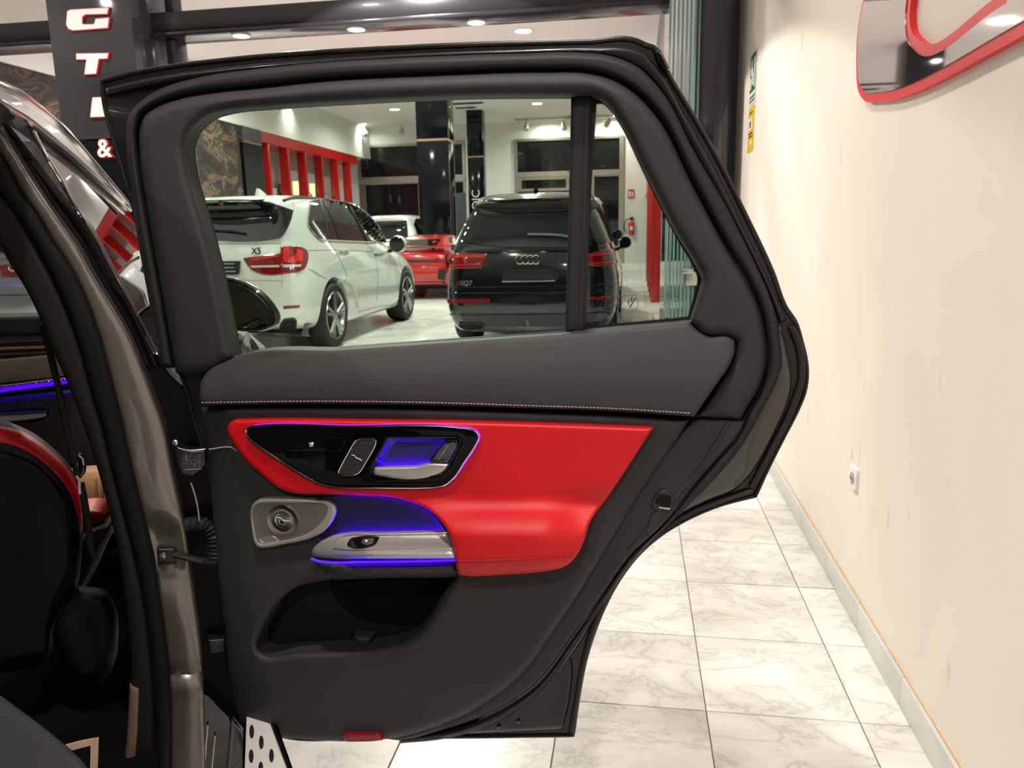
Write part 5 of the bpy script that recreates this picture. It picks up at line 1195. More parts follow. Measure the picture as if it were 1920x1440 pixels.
def car_shell(st, rake, fr, wheels, wr, M=6, name='body'):
    """st: stations (y, zb, ws, wm, zs, wb, zbelt, wr, zr); rake(z) leans the tail; returns world-free mesh (x,y,z) after subsurf + wheel cut"""
    bm = bmesh.new(); rings = []
    def half(s):
        y, zb, ws, wm, zs, wb, zl, wt, zr = s
        return [(ws * .78, zb), (ws * .97, zb + .03), (wm, zb + (zs - zb) * .45), (wm * 1.0, zs), (wb * 1.0, zl), ((wb * .42 + wt * .58), zl + (zr - zl) * .58), (wt, zr - min(.07, (zr - zl) * .22)), (wt * .86, zr - .006), (wt * .45, zr + .006)]
    L = st[-1][0]
    for s in st:
        h = half(s); ring = []
        full = [(-x, z) for x, z in h] + [(x, z) for x, z in h[::-1]]
        for x, z in full:
            k = max(0.0, 1 - s[0] / 1.0); kf = max(0.0, 1 - (L - s[0]) / 0.9)
            ring.append(bm.verts.new((x, s[0] + rake(z) * k - fr(z) * kf, z)))
        rings.append(ring)
    n = len(rings[0])
    for a, b in zip(rings[:-1], rings[1:]):
        for i in range(n):
            j = (i + 1) % n; bm.faces.new((a[i], a[j], b[j], b[i]))
    def cap(ring, s, front):
        h = half(s); rows = []
        for k in range(9):
            x, z = h[k]; row = [ring[k]]
            for c in range(1, M):
                t = -1 + 2 * c / M; bul = (.075 * (1 - abs(t) ** 2.6))
                yy = s[0] + (rake(z) if not front else -fr(z)) + (bul if front else -bul)
                row.append(bm.verts.new((x * t, yy, z)))
            row.append(ring[17 - k]); rows.append(row)
        for r0, r1 in zip(rows[:-1], rows[1:]):
            for c in range(M):
                f = (r0[c], r0[c + 1], r1[c + 1], r1[c])
                bm.faces.new(f)
        # close first and last rows are part of the ring (bottom and roof), fill thin gaps
        for rr, (i0, i1) in ((rows[0], (17, 0)), (rows[-1], (8, 9))):
            try: bm.faces.new([rr[c] for c in range(M + 1)])
            except Exception: pass
    cap(rings[0], st[0], False); cap(rings[-1], st[-1], True)
    bmesh.ops.remove_doubles(bm, verts=bm.verts, dist=1e-5); bmesh.ops.recalc_face_normals(bm, faces=bm.faces)
    me = bpy.data.meshes.new(name); bm.to_mesh(me); bm.free()
    o = bpy.data.objects.new('tmp_body', me); COL.objects.link(o)
    m = o.modifiers.new('s', 'SUBSURF'); m.levels = 2; m.render_levels = 2
    cut = []
    for (wy, side, hw) in wheels:
        mb = MB().lathe([(wr, -.30), (wr, .30)], (side * (hw - .02), wy, wr * .93), 'x', 36)
        c = mesh_obj('tmp_cut', mb.v, mb.f, None, smooth=False); b = bmesh.new(); b.from_mesh(c.data); bmesh.ops.recalc_face_normals(b, faces=b.faces); b.to_mesh(c.data); b.free()
        q = o.modifiers.new('b', 'BOOLEAN'); q.object = c; q.operation = 'DIFFERENCE'; q.solver = 'EXACT'; cut.append(c)
    bpy.context.view_layer.update()
    dg = bpy.context.evaluated_depsgraph_get(); ev = o.evaluated_get(dg); em = bpy.data.meshes.new_from_object(ev)
    V = np.array([v.co[:] for v in em.vertices]); F = [tuple(p.vertices) for p in em.polygons]
    for c in cut + [o]: bpy.data.objects.remove(c)
    bpy.data.meshes.remove(em)
    return V, F
def hw_at(st, y):
    return np.interp(y, [s[0] for s in st], [s[3] for s in st])
class Car:
    def __init__(s, name, label, cx, yr, st, rake, fr, wheels_y, R, paint, rimfun=None, group=None, arch=1.12):
        s.cx, s.yr = cx, yr; s.off = np.array([cx, yr, 0]); s.st = st
        L = st[-1][0]
        s.root = empty(name, (cx, yr + L / 2, 0)); tag(s.root, label, 'car', group)
        wl = [(wy, sd, hw_at(st, wy)) for wy in wheels_y for sd in (-1, 1)]
        V, F = car_shell(st, rake, fr, wl, R * arch)
        V = V + s.off; s.V = V; s.F = F
        s.body = mesh_obj('body', V, F, paint, s.root, True, 32)
        s.bvh = BVHTree.FromPolygons([tuple(v) for v in V], F)
        for wy, sd, hw in wl: s.wheel(cx + sd * (hw - .015), yr + wy, R, sd, rimfun)
        # dark undertray so that nothing shows through the wheel cuts
        box_obj('undertray', cx - hw_at(st, 1) * .72, cx + hw_at(st, 1) * .72, yr + .45, yr + L - .45, st[3][1] + .02, .62, M_WELL, s.root)
    def wheel(s, x, y, R, sd, rimfun):
        w = .27; c = (x - sd * w / 2, y, R); a = 1
        rr = R * .74
        t = MB().lathe([(rr, w / 2 * .92), (rr * 1.04, w / 2), (R * .93, w / 2), (R * .985, w / 2 * .8), (R, w / 2 * .55), (R, -w / 2 * .55), (R * .985, -w / 2 * .8), (R * .93, -w / 2), (rr, -w / 2), (rr, w / 2 * .92)], c, 'x', 36, caps=False)
        tyre = t.build('wheel', M_TYRE, s.root)
        b = MB(); ox = sd * w / 2
        b.lathe([(rr, ox * .95), (rr * .985, ox * 1.02), (rr * .93, ox * .9), (rr * .90, ox * .2)], c, 'x', 36, caps=False)
        rim = b.build('rim', M_RIM, tyre)
        # 5 double spokes
        sp = MB()
        for k in range(5):
            for d in (-.16, .16):
                an = 2 * math.pi * k / 5 + d + .3; an2 = 2 * math.pi * k / 5 + d * .35 + .3
                p0 = np.array([c[0] + ox * .86, c[1] + .05 * math.cos(an2), c[2] + .05 * math.sin(an2)]); p1 = np.array([c[0] + ox * .93, c[1] + rr * .93 * math.cos(an), c[2] + rr * .93 * math.sin(an)])
                sp.tube([p0, (p0 + p1) / 2 + np.array([ox * .03, 0, 0]), p1], [.030, .022, .026], 6)
        sp.lathe([(.075, ox * .72), (.07, ox * .92), (.03, ox * .97)], c, 'x', 16)
        sp.build('spokes', M_RIM, tyre)
        MB().lathe([(rr * .9, ox * .25), (rr * .88, ox * .3)], c, 'x', 24).build('brake_disc', M_TRIMB, tyre)
    def pm(s, depth=None):
        def f(x, y, w):
            x = np.atleast_1d(np.asarray(x, float)); y = np.atleast_1d(np.asarray(y, float)); w = np.asarray(w, float) + 0 * x
            d = ray(x, y); out = np.zeros((len(x), 3)); last = None; miss = []
            for i in range(len(x)):
                dv = Vector(d[i]).normalized(); h = s.bvh.ray_cast(Vector(EYE), dv)
                if h[0] is None: miss.append(i); continue
                n = h[1] if h[1].dot(dv) < 0 else -h[1]
                out[i] = np.array(h[0] + n * w[i])
            for i in miss:
                ok = [j for j in range(len(x)) if j not in miss]
                if not ok: out[i] = EYE + d[i] / np.linalg.norm(d[i]) * 8; continue
                j = min(ok, key=lambda j: (x[j] - x[i]) ** 2 + (y[j] - y[i]) ** 2)
                t = np.linalg.norm(out[j] - EYE); dd = d[i] / np.linalg.norm(d[i]); out[i] = EYE + dd * t
            return out
        return f
    def side(s, sd=1):   # outline in (y,z) of the car, cast sideways on to the body
        def f(x, y, w):
            x = np.atleast_1d(np.asarray(x, float)); y = np.atleast_1d(np.asarray(y, float)); w = np.asarray(w, float) + 0 * x; out = np.zeros((len(x), 3))
            for i in range(len(x)):
                h = s.bvh.ray_cast(Vector((s.cx + sd * 3, s.yr + x[i], y[i])), Vector((-sd, 0, 0)))
                out[i] = (h[0][0] + sd * w[i], s.yr + x[i], y[i]) if h[0] is not None else (s.cx + sd * .9, s.yr + x[i], y[i])
            return out
        return f
    def rear(s):         # outline in (x,z) cast forward on to the tail
        def f(x, y, w):
            x = np.atleast_1d(np.asarray(x, float)); y = np.atleast_1d(np.asarray(y, float)); w = np.asarray(w, float) + 0 * x; out = np.zeros((len(x), 3))
            for i in range(len(x)):
                h = s.bvh.ray_cast(Vector((s.cx + x[i], s.yr - 3, y[i])), Vector((0, 1, 0)))
                out[i] = (s.cx + x[i], (h[0][1] if h[0] is not None else s.yr + .3) - w[i], y[i])
            return out
        return f
    def px(s, name, outline, m, parent=None, w=.006, H=0., r=3., back=.0, mirror=False, grid=8, step=3, **k):
        o = patch(name, outline, s.pm(), m, parent or s.root, w=w, H=H, r=r, back=back, grid=grid, step=step, **k)
        if mirror: s.mirror(o, parent or s.root)
        return o
    def mirror(s, o, parent):
        base = np.array(wpos(parent)); V = np.array([v.co[:] for v in o.data.vertices]) + base; V[:, 0] = 2 * s.cx - V[:, 0]
        q = mesh_obj(o.name.split('.')[0], V, [tuple(p.vertices)[::-1] for p in o.data.polygons], o.data.materials[0], parent, True, 50); return q
    def sd(s, name, outline, m, sds=(1, -1), w=.006, parent=None, step=.05, grid=.12, back=.0, **k):
        out = []
        for q in sds: out.append(patch(name, outline, s.side(q), m, parent or s.root, w=w, back=back, step=step, grid=grid, **k))
        return out
    def rr(s, name, outline, m, w=.006, parent=None, step=.04, grid=.10, back=.0, **k):
        return patch(name, outline, s.rear(), m, parent or s.root, w=w, back=back, step=step, grid=grid, **k)
    def line(s, name, pts, rad, m, mapf, w=.002, parent=None, step=3, closed=False):
        P = spline(pts, step, closed); Q = mapf(P[:, 0], P[:, 1], np.full(len(P), w)); return MB().tube(list(Q), rad, 6, closed=closed).build(name, m, parent or s.root)
    def mirrors(s, y, z, wbelt, m, big=1.0):
        for sd in (1, -1):
            c = np.array([s.cx + sd * (wbelt + .13), s.yr + y, z]); mb = MB()
            prof = [(.02, -.09), (.085, -.075), (.11, -.02), (.105, .04), (.06, .085), (.02, .095)]
            v = []; 
            mb.lathe([(r_ * big, h_ * big) for r_, h_ in prof], c, 'y', 18); mm = mb.build('door_mirror', m, s.root)
            MB().lathe([(.098 * big, -.076 * big), (.09 * big, -.092 * big)], c, 'y', 18).build('mirror_glass', M_CGLASS, mm)
            MB().tube([c + np.array([-sd * .05, .02, -.06]), c + np.array([-sd * .17, .05, -.10])], .03, 8).build('mirror_arm', M_TRIMB, mm)
    def rails(s, y0, y1, wr, z, m):
        for sd in (1, -1):
            pts = []
            for y in np.linspace(y0, y1, 11):
                h = s.bvh.ray_cast(Vector((s.cx + sd * wr, s.yr + y, 3.0)), Vector((0, 0, -1)))
                pts.append((s.cx + sd * wr, s.yr + y, (h[0][2] if h[0] is not None else z[4]) + .008))
            MB().tube(pts, .018, 8).build('roof_rail', m, s.root)
def lerp_fn(pts): return lambda z: float(np.interp(z, [p[0] for p in pts], [p[1] for p in pts]))

# ---------------------------------------------------------------- white SUV at the left
ST_X5 = [ # y, zb, ws, wm, zs, wb, zbelt, wr, zr
 (.09, .34, .84, .90, .78, .84, 1.13, .60, 1.69), (.26, .28, .92, .955, .80, .88, 1.14, .63, 1.735), (.60, .25, .95, .972, .82, .895, 1.14, .645, 1.765), (.95, .22, .965, .985, .82, .90, 1.13, .655, 1.78),
 (1.5, .20, .955, .965, .80, .905, 1.11, .665, 1.785), (2.1, .20, .95, .96, .80, .905, 1.09, .665, 1.775), (2.7, .20, .95, .96, .80, .90, 1.07, .645, 1.73), (3.15, .20, .955, .965, .80, .895, 1.06, .60, 1.56),
 (3.6, .20, .965, .975, .80, .89, 1.05, .66, 1.16), (3.95, .22, .97, .985, .80, .87, 1.03, .64, 1.10), (4.4, .24, .93, .95, .76, .80, .97, .58, 1.03), (4.72, .26, .82, .84, .70, .68, .86, .48, .92)]
rake_x5 = lerp_fn([(.25, .14), (.40, .05), (.55, 0.0), (.78, .02), (.86, .07), (1.05, .10), (1.13, .14), (1.3, .24), (1.55, .37), (1.66, .36), (1.70, .26), (1.80, .24)])
fr0 = lerp_fn([(.2, .05), (.5, 0), (.8, .03), (1.1, .12)])
bmw = Car('white_suv', 'white SUV with red tail lamps parked at the left', -4.43, 7.60, ST_X5, rake_x5, fr0, (.94, 3.87), .385, M_WPAINT)
C1 = lambda *p: [(340 + .1389 * a, 340 + .1389 * b) for a, b in p]
C2 = lambda *p: [(560 + .236 * a, 340 + .236 * b) for a, b in p]
C4 = lambda *p: [(400 + .1458 * a, 500 + .1458 * b) for a, b in p]
rw = bmw.px('rear_window', C1((80,285),(700,290),(740,300),(1280,325),(1500,400),(1485,480),(1440,620),(1400,700),(1340,760),(1280,775),(80,775)), M_CGLASS, w=.014, mirror=True, grid=5)
bmw.line('window_corner_trim', C1((1290,330),(1340,420),(1345,740)), .004, M_TRIMB, bmw.pm(), w=.012, step=6)
bmw.px('spoiler_edge_trim', C1((80,270),(740,278),(1200,292),(1290,322),(740,312),(700,296),(80,292)), M_TRIMB, w=.012, grid=12)  # black strip along the upper edge of the rear window
wi = MB(); wpt = bmw.pm()(*np.array(C1((100,660),(400,668),(700,690),(880,715))).T, np.full(4, .03)); wi.tube(list(wpt), .012, 8).build('rear_wiper', M_TRIMB, bmw.root)
tl = bmw.px('tail_lamp', C1((838,1040),(1338,975),(1342,885),(1480,880),(1600,888),(1690,930),(1705,1000),(1690,1110),(1650,1180),(1580,1225),(1480,1240),(1040,1240),(960,1200),(900,1130)), M_TAIL, w=.010, H=.012, r=3, back=.02, mirror=True, grid=8)
bmw.px('tail_lamp_glow', C1((1385,895),(1450,893),(1465,1030),(1490,1035),(1530,1010),(1545,930),(1620,940),(1615,1080),(1570,1100),(1385,1100),(1380,1060)), M_TAILB, tl, w=.0265, grid=8)
bmw.px('tail_lamp_strip', C1((950,1060),(1330,1005),(1330,1025),(960,1085)), M_TAILB, tl, w=.0265, grid=8)
bmw.px('tail_lamp_strip', C1((970,1100),(1330,1080),(1330,1110),(985,1130)), M_TAIL, tl, w=.027, grid=8)
bmw.px('reverse_lamp', C1((940,1150),(1330,1140),(1335,1168),(960,1175)), M_REVERSE, tl, w=.0262, grid=8); bmw.px('reverse_lamp', C1((1380,1135),(1610,1130),(1595,1165),(1385,1172)), M_REVERSE, tl, w=.0262, grid=8)
pt = bmw.rr('number_plate', [(-.26, 1.06), (.26, 1.06), (.26, .92), (-.26, .92)], M_PLATE, w=.03, back=.02, corner=20)
for zz, x0_, x1_ in ((1.03, -.2, .2), (.99, -.22, .2), (.95, -.18, .22)): bmw.line('plate_print', [(x0_, zz), (0, zz), (x1_, zz)], .006, M_GREYPRINT, bmw.rear(), w=.032, parent=pt, step=.05)
pb = bmw.pm()(*np.array(C1((1015, 948))).T, np.array([.012]))[0]
text_mesh('model_badge', 'X5', .095, face_cam(pb), M_CHROME, bmw.root, extrude=.004, bold=.002, shear=.15)
# seams, bumper details
for pts in (C1((1335,790),(1335,880)), C1((1360,1240),(1358,1440)), C1((860,1335),(1350,1345)), C1((360,845),(1330,840)), C1((1700,1170),(1872,1290)), C1((1440,215),(1500,300),(1520,380),(1500,430))): bmw.line('body_seam', pts, .0025, M_GREYPL, bmw.pm(), w=.0006, step=5)
bmw.px('rear_reflector', C4((900,505),(1115,495),(1105,530),(905,542)), M_REFLECT, w=.006, mirror=True, grid=6)
ex = bmw.px('exhaust_opening', C4((900,672),(960,660),(1040,658),(1072,685),(1068,770),(1030,822),(860,838),(850,760)), M_TRIMB, w=.008, mirror=True, grid=6)
bmw.px('exhaust_tip', C4((930,700),(1040,695),(1050,760),(1010,800),(900,812)), M_WELL, ex, w=.012, grid=6)
bmw.px('rear_diffuser', C4((560,860),(730,850),(800,878),(1000,880),(1140,870),(1140,900),(760,905),(560,895)), M_TRIMB, w=.010, mirror=True, grid=8)
bmw.px('wheel_deflector', C4((1165,735),(1230,722),(1310,770),(1360,840),(1345,902),(1130,895)), M_GREYPL, w=.008, grid=8)
# side windows with chrome surround (right side traced, left mirrored)
SWO = C2((92,162),(160,148),(250,150),(350,160),(450,192),(560,270),(650,380),(700,488),(520,482),(330,474),(240,470),(165,464),(110,410),(70,350),(78,240))
swn = bmw.px('side_window', SWO, M_CGLASS, w=.010, mirror=True, grid=5)
bmw.line('window_chrome', SWO, .006, M_CHROME, bmw.pm(), w=.012, parent=bmw.root, step=5, closed=True)
for pts in (C2((165,152),(195,260),(232,466)), C2((205,168),(265,320),(320,470))): bmw.line('window_divider', pts, .014, M_TRIMB, bmw.pm(), w=.008, step=5)
bmw.line('window_divider', C2((385,172),(460,320),(535,482)), .022, M_TRIMB, bmw.pm(), w=.008, step=5)
for pts in (C2((240,480),(300,570),(360,690),(385,760)), C2((530,490),(600,570),(625,700),(620,950)), C2((70,550),(350,545),(640,560),(760,555)), C2((470,1040),(620,1000),(780,955),(800,930)), C2((100,700),(240,790)), C2((700,500),(780,600),(820,720),(818,840))): bmw.line('body_seam', pts, .003, M_GREYPL, bmw.pm(), w=.0006, step=5)
for c in ((355, 552), (632, 567)):
    q = bmw.pm()(*np.array(C2((c[0] - 38, c[1]), (c[0], c[1] - 4), (c[0] + 38, c[1]))).T, np.array([.01, .028, .01])); MB().tube(list(q), .014, 8).build('door_handle', M_WPAINT, bmw.root)
bmw.px('side_vent', C2((822,692),(836,690),(840,740),(828,835),(815,838)), M_TRIMB, w=.004, grid=8)
bmw.line('wheel_arch_lip', C2((210,1190),(232,1010),(262,870),(310,790),(360,768),(410,800),(445,880),(465,1000)), .022, M_WPAINT, bmw.pm(), w=.004, step=6)
bmw.mirrors(3.25, 1.17, .92, M_WPAINT, 1.15)
bmw.rails(.55, 2.85, .60, [1.70, 1.785, 1.81, 1.82, 1.822, 1.818, 1.805, 1.785, 1.72], M_GLOSSB)
fa = MB(); fx, fy = bmw.cx + .05, bmw.yr + 1.05
fa.add([(fx - .03, fy - .02, 1.775), (fx + .03, fy - .02, 1.775), (fx + .02, fy + .26, 1.775), (fx - .02, fy + .26, 1.775), (fx - .006, fy - .01, 1.87), (fx + .006, fy - .01, 1.87), (fx + .006, fy + .05, 1.865), (fx - .006, fy + .05, 1.865)], [(0, 1, 5, 4), (1, 2, 6, 5), (2, 3, 7, 6), (3, 0, 4, 7), (4, 5, 6, 7)]); fa.build('fin_antenna', M_WPAINT, bmw.root)

# ---------------------------------------------------------------- black SUV in the middle
ST_Q7 = [(.09, .19, .86, .91, .80, .86, 1.12, .60, 1.67), (.26, .17, .93, .965, .82, .90, 1.13, .63, 1.71), (.60, .18, .955, .982, .83, .905, 1.13, .645, 1.745), (1.0, .22, .97, .99, .83, .91, 1.12, .655, 1.765),
 (1.6, .20, .96, .975, .80, .91, 1.10, .665, 1.77), (2.2, .20, .955, .97, .80, .91, 1.08, .665, 1.76), (2.9, .20, .955, .97, .80, .905, 1.06, .64, 1.71), (3.35, .2, .96, .97, .80, .90, 1.05, .60, 1.53), (3.8, .2, .97, .98, .80, .89, 1.03, .66, 1.13), (4.3, .22, .97, .985, .8, .86, 1.0, .62, 1.05), (4.85, .26, .84, .86, .7, .7, .86, .5, .92)]
rake_q7 = lerp_fn([(.14, .16), (.28, .05), (.55, 0.0), (.72, .03), (.80, .07), (.95, .07), (1.12, .10), (1.18, .16), (1.5, .36), (1.62, .40), (1.66, .30), (1.75, .27)])
aud = Car('black_suv', 'black SUV with ring emblem seen from behind in the middle', -1.165, 8.30, ST_Q7, rake_q7, fr0, (1.0, 3.99), .39, M_BPAINT)
A3 = lambda *p: [(820 + .20833 * a, 340 + .20833 * b) for a, b in p]
aud.px('rear_window', A3((345,235),(420,255),(560,285),(900,290),(1180,275),(1360,262),(1430,250),(1500,420),(1545,545),(1300,590),(900,595),(500,588),(200,545),(260,380)), M_CGLASS, w=.010, grid=6)
spo = aud.px('roof_spoiler', A3((330,232),(380,205),(640,182),(1000,165),(1200,165),(1420,175),(1440,240),(1360,258),(1180,270),(900,285),(560,280),(420,252)), M_TRIMB, w=.02, H=.012, r=5, back=.03, grid=12)
t1 = aud.px('tail_lamp', A3((72,655),(160,648),(455,655),(440,700),(400,780),(200,785),(80,780),(70,720)), M_TAIL, w=.008, H=.01, r=3, back=.015, grid=8)
t2 = aud.px('tail_lamp', A3((1340,660),(1400,645),(1600,612),(1622,620),(1625,745),(1420,765),(1345,755)), M_TAIL, w=.008, H=.01, r=3, back=.015, grid=8)
for tl_, polys in ((t1, (((85,668),(430,668),(425,684),(90,690)), ((85,668),(105,668),(118,740),(100,745)), ((232,690),(250,690),(268,735),(252,740)), ((100,752),(400,745),(395,758),(105,765)))), (t2, (((1350,668),(1600,632),(1604,648),(1352,684)), ((1590,650),(1608,650),(1612,730),(1596,735)), ((1350,738),(1600,718),(1602,732),(1352,748))))):
    for q in polys: aud.px('tail_lamp_glow', A3(*q), M_TAILB, tl_, w=.0195, grid=8, corner=20)
rg = MB()
for k in range(4):
    c = A3((745 + 47.5 * k, 707))[0]; rx = 37 * .20833; P = np.array([(c[0] + rx * math.cos(t), c[1] + rx * 1.05 * math.sin(t)) for t in np.arange(0, 6.28, .25)])
    rg.tube(list(aud.pm()(P[:, 0], P[:, 1], np.full(len(P), .014 + .003 * (k % 2)))), .0065, 8, closed=True)
rg.build('ring_emblem', M_CHROME, aud.root)
aud.px('plate_recess', A3((580,778),(1055,775),(1130,800),(1060,905),(585,908)), mat('plate_recess_black', (.004, .004, .004), .5), w=.004, grid=12)
aud.px('number_plate', A3((600,790),(1040,788),(1040,880),(600,884)), M_PLATE, w=.012, back=.008, grid=14, corner=20)
aud.line('plate_lamp_bar', A3((585,905),(820,902),(1058,896)), .006, M_GREYPRINT, aud.pm(), w=.012, step=6)
dm = aud.px('badge_diamond', A3((172,918),(188,898),(208,898),(212,918),(196,938),(178,936)), M_REFLECT, w=.010, back=.006, grid=6, corner=20)
pb = aud.pm()(*np.array(A3((260, 918))).T, np.array([.012]))[0]
text_mesh('model_badge', 'SQ7', .075, face_cam(pb), M_CHROME, aud.root, extrude=.004, bold=.001, shear=.15)
aud.px('rear_reflector', A3((85,1058),(480,1055),(475,1090),(90,1098)), M_REFLECT, w=.006, grid=8); aud.px('rear_reflector', A3((1330,1045),(1610,1030),(1615,1055),(1332,1072)), M_REFLECT, w=.006, grid=8)
for yy, (a, b) in (((945), (150, 1600)), ((1000), (120, 1610)), ((1195), (110, 1600))):
    aud.line('bumper_crease', A3((a, yy + 6), (500, yy + 4), (900, yy), (1250, yy - 6), (b, yy - 25)), .007, M_BPAINT, aud.pm(), w=.002, step=6)
for q in (-1, 1):
    EXO = [(q * .80, .30), (q * .52, .305), (q * .50, .27), (q * .52, .235), (q * .77, .235), (q * .81, .265)]
    ex1 = aud.rr('exhaust_trim', EXO, M_WELL, w=.016)
    aud.line('exhaust_rim', EXO, .006, M_GREYP, aud.rear(), w=.018, parent=ex1, step=.04, closed=True)
aud.rr('lower_diffuser', [(-.78, .42), (.78, .42), (.72, .27), (-.72, .27)], mat('diffuser_grey', (.03, .031, .032), .5), w=.006)
aud.line('tow_cover', A3((805,1245),(820,1300)), .012, M_GREYPL, aud.pm(), w=.01, step=4)
wpt = aud.pm()(*np.array(A3((815,490),(950,490),(1090,496),(1180,510))).T, np.full(4, .03)); MB().tube(list(wpt), .013, 8).build('rear_wiper', M_GREYPL, aud.root)
ASW = [(.42, 1.20), (.62, 1.50), (.95, 1.63), (1.6, 1.665), (2.3, 1.655), (2.85, 1.60), (3.2, 1.46), (3.5, 1.20), (2.5, 1.16), (1.2, 1.17)]
aud.sd('side_window', ASW, M_CGLASS, w=.005); 
for pts in ([(1.25, 1.17), (1.15, 1.64)], [(2.3, 1.16), (2.2, 1.655)]): 
    for q in (1, -1): aud.line('window_divider', pts, .018, M_TRIMB, aud.side(q), w=.006, step=.1)
for q in (1, -1): aud.line('window_chrome', ASW, .006, M_CHROME, aud.side(q), w=.007, step=.08, closed=True)
aud.mirrors(3.35, 1.13, .90, M_GLOSSB, .85)
aud.rails(.45, 2.8, .62, [1.72, 1.775, 1.80, 1.81, 1.81, 1.805, 1.79, 1.765, 1.70], M_GREYPL)
ax, ay = aud.cx + .0, aud.yr + .95
MB().add([(ax - .03, ay, 1.765), (ax + .03, ay, 1.765), (ax + .02, ay + .2, 1.765), (ax - .02, ay + .2, 1.765), (ax, ay - .01, 1.85), (ax, ay + .05, 1.85)], [(0, 1, 4), (1, 2, 5, 4), (2, 3, 5), (3, 0, 4, 5)]).build('fin_antenna', M_GLOSSB, aud.root)
# interior hint: mirror and lamp seen through the tail window of the black car are left to reflections

# ---------------------------------------------------------------- red sports car behind
ST_911 = [(.06, .30, .82, .90, .66, .84, .86, .66, .93), (.25, .24, .90, .935, .68, .88, .90, .70, .98), (.55, .20, .93, .945, .68, .88, .93, .70, 1.05), (.95, .18, .935, .945, .68, .86, .95, .62, 1.15), (1.4, .17, .92, .93, .66, .83, .94, .56, 1.26), (1.9, .16, .90, .92, .64, .82, .92, .55, 1.31), (2.4, .16, .90, .91, .62, .82, .90, .53, 1.29), (2.9, .16, .90, .91, .62, .83, .88, .50, 1.10), (3.25, .16, .90, .91, .62, .82, .86, .60, .92), (3.8, .18, .88, .90, .6, .76, .80, .55, .84), (4.4, .22, .72, .74, .5, .6, .64, .4, .68)]
rake_911 = lerp_fn([(.2, .16), (.35, .06), (.55, .0), (.75, .03), (.9, .08), (1.0, .14)])
por = Car('red_sports_car', 'red sports car with rear wing beyond the white SUV', -4.50, 14.95, ST_911, rake_911, fr0, (.95, 3.4), .345, M_RPAINT)
por.rr('rear_window', [(-.46, 1.03), (.46, 1.03), (.42, 1.2), (-.42, 1.2)], M_CGLASS, w=.01)
por.sd('side_window', [(.95, 1.0), (1.25, 1.17), (1.7, 1.235), (2.2, 1.225), (2.6, 1.12), (2.95, .95), (2.0, .94)], M_CGLASS, w=.006)
por.rr('tail_light_bar', [(-.84, .80), (0, .81), (.84, .80), (.84, .75), (0, .755), (-.84, .75)], M_TRIMB, w=.012)
for sd_ in (-1, 1): por.rr('tail_lamp', [(sd_ * .86, .80), (sd_ * .55, .805), (sd_ * .5, .76), (sd_ * .84, .745)], M_TAIL, w=.02)
for sd_ in (-1, 1): por.rr('bumper_vent', [(sd_ * .80, .60), (sd_ * .64, .62), (sd_ * .60, .42), (sd_ * .74, .38)], M_TRIMB, w=.012)
por.rr('lower_diffuser', [(-.75, .36), (.75, .36), (.68, .24), (-.68, .24)], M_TRIMB, w=.012)
wg = MB()
wp_ = [np.array([por.cx + x, por.yr + .22 + y, 1.05 + z + .015 * (1 - (x / .9) ** 2)]) for (y, z) in ((0, .0), (.13, .015), (.26, -.01), (.26, -.022), (0, -.018)) for x in np.linspace(-.88, .88, 9)]
wg.add(wp_, [(i * 9 + k, i * 9 + k + 1, ((i + 1) % 5) * 9 + k + 1, ((i + 1) % 5) * 9 + k) for i in range(5) for k in range(8)]); wing = wg.build('rear_wing', M_RPAINT, por.root)
for x in (-.88, .88): box_obj('wing_end_plate', por.cx + x - .008, por.cx + x + .008, por.yr + .20, por.yr + .5, .97, 1.09, M_TRIMB, wing, b=.004)
for x in (-.45, .45): MB().tube([(por.cx + x, por.yr + .42, .95), (por.cx + x, por.yr + .36, 1.04)], .02, 8).build('wing_strut', M_TRIMB, wing)
por.mirrors(2.7, .98, .84, M_RPAINT, .9)

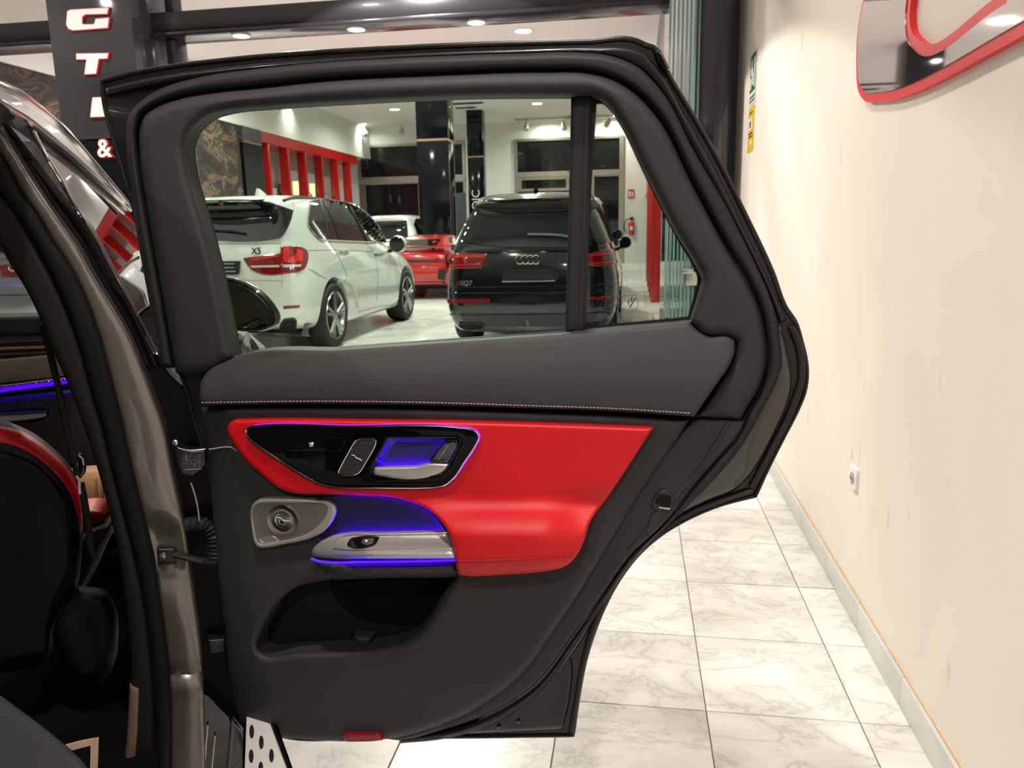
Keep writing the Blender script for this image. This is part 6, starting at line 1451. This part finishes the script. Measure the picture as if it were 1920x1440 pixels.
# ---------------------------------------------------------------- white SUV further back, boxy white car ahead of the black one, silver car seen through the windscreen
def simple_suv(name, label, cx, yr, H, paint, boxy=0.0, W=1.94, mir=M_TRIMB):
    k = W / 1.94; dz = H - 1.785
    st = []
    for s in ST_X5:
        y, zb, ws, wm, zs, wb, zl, wr_, zr = s
        wr2 = wr_ + boxy * (.80 - wr_) * (1 if zr > 1.3 else .4); zz = zr + dz * (1 if zr > 1.3 else .35)
        st.append((y, zb, ws * k, wm * k, zs, (wb + boxy * .02) * k, zl + (.05 if boxy else 0), wr2 * k, zz))
    rk = rake_x5 if not boxy else lerp_fn([(.25, .1), (.5, 0), (1.0, .02), (1.8, .10)])
    c = Car(name, label, cx, yr, st, rk, fr0, (.94, 3.80), .385, paint)
    zt = H - .16
    c.sd('side_window', [(.55, 1.20), (.62, zt - .12), (.9, zt), (1.8, zt + .01), (2.5, zt - .02), (2.9, zt - .14), (3.3, 1.19), (2.0, 1.17)], M_CGLASS, w=.006)
    for pts in ([(1.25, 1.18), (1.2, zt)], [(2.2, 1.18), (2.15, zt)]):
        for q in (1, -1): c.line('window_divider', pts, .02, M_TRIMB, c.side(q), w=.008, step=.1)
    c.rr('rear_window', [(-.66, 1.20), (.66, 1.20), (.60, zt - .02), (-.60, zt - .02)], M_CGLASS, w=.012)
    for sd_ in (-1, 1): c.rr('tail_lamp', [(sd_ * .82, 1.08), (sd_ * .45, 1.06), (sd_ * .5, .94), (sd_ * .80, .92)], M_TAIL, w=.012)
    c.rr('number_plate', [(-.26, .95), (.26, .95), (.26, .84), (-.26, .84)], M_PLATE, w=.016)
    c.line('tail_trim', [(-.6, 1.13), (0, 1.135), (.6, 1.13)], .012, M_CHROME, c.rear(), w=.006, step=.1)
    c.line('bumper_seam', [(-.8, .74), (0, .74), (.8, .74)], .006, M_TRIMB, c.rear(), w=.002, step=.1)
    c.mirrors(3.15, 1.22, .90, mir, 1.0)
    return c
g1 = simple_suv('white_suv_behind', 'white SUV partly hidden beyond the white SUV and red car', -6.75, 20.2, 1.86, M_WPAINT)
g2 = simple_suv('boxy_white_suv', 'boxy white SUV with black mirrors ahead of the black SUV', -1.40, 13.9, 1.97, M_WPAINT, boxy=.75)
g3 = simple_suv('silver_suv', 'silver SUV seen through the windscreen of the open car', -7.30, 7.3, 1.72, M_SPAINT)
ce = MB()
for k in range(2): 
    P = [(g3.cx + .62 + .05 * math.cos(t) + .085 * k, g3.yr + .02, 1.03 + .035 * math.sin(t)) for t in np.arange(0, 6.28, .4)]; ce.tube([np.array(g3.rear()(p[0] - g3.cx, p[2], .012)[0]) for p in P], .01, 6, closed=True)
ce.build('tail_emblem', M_CHROME, g3.root)
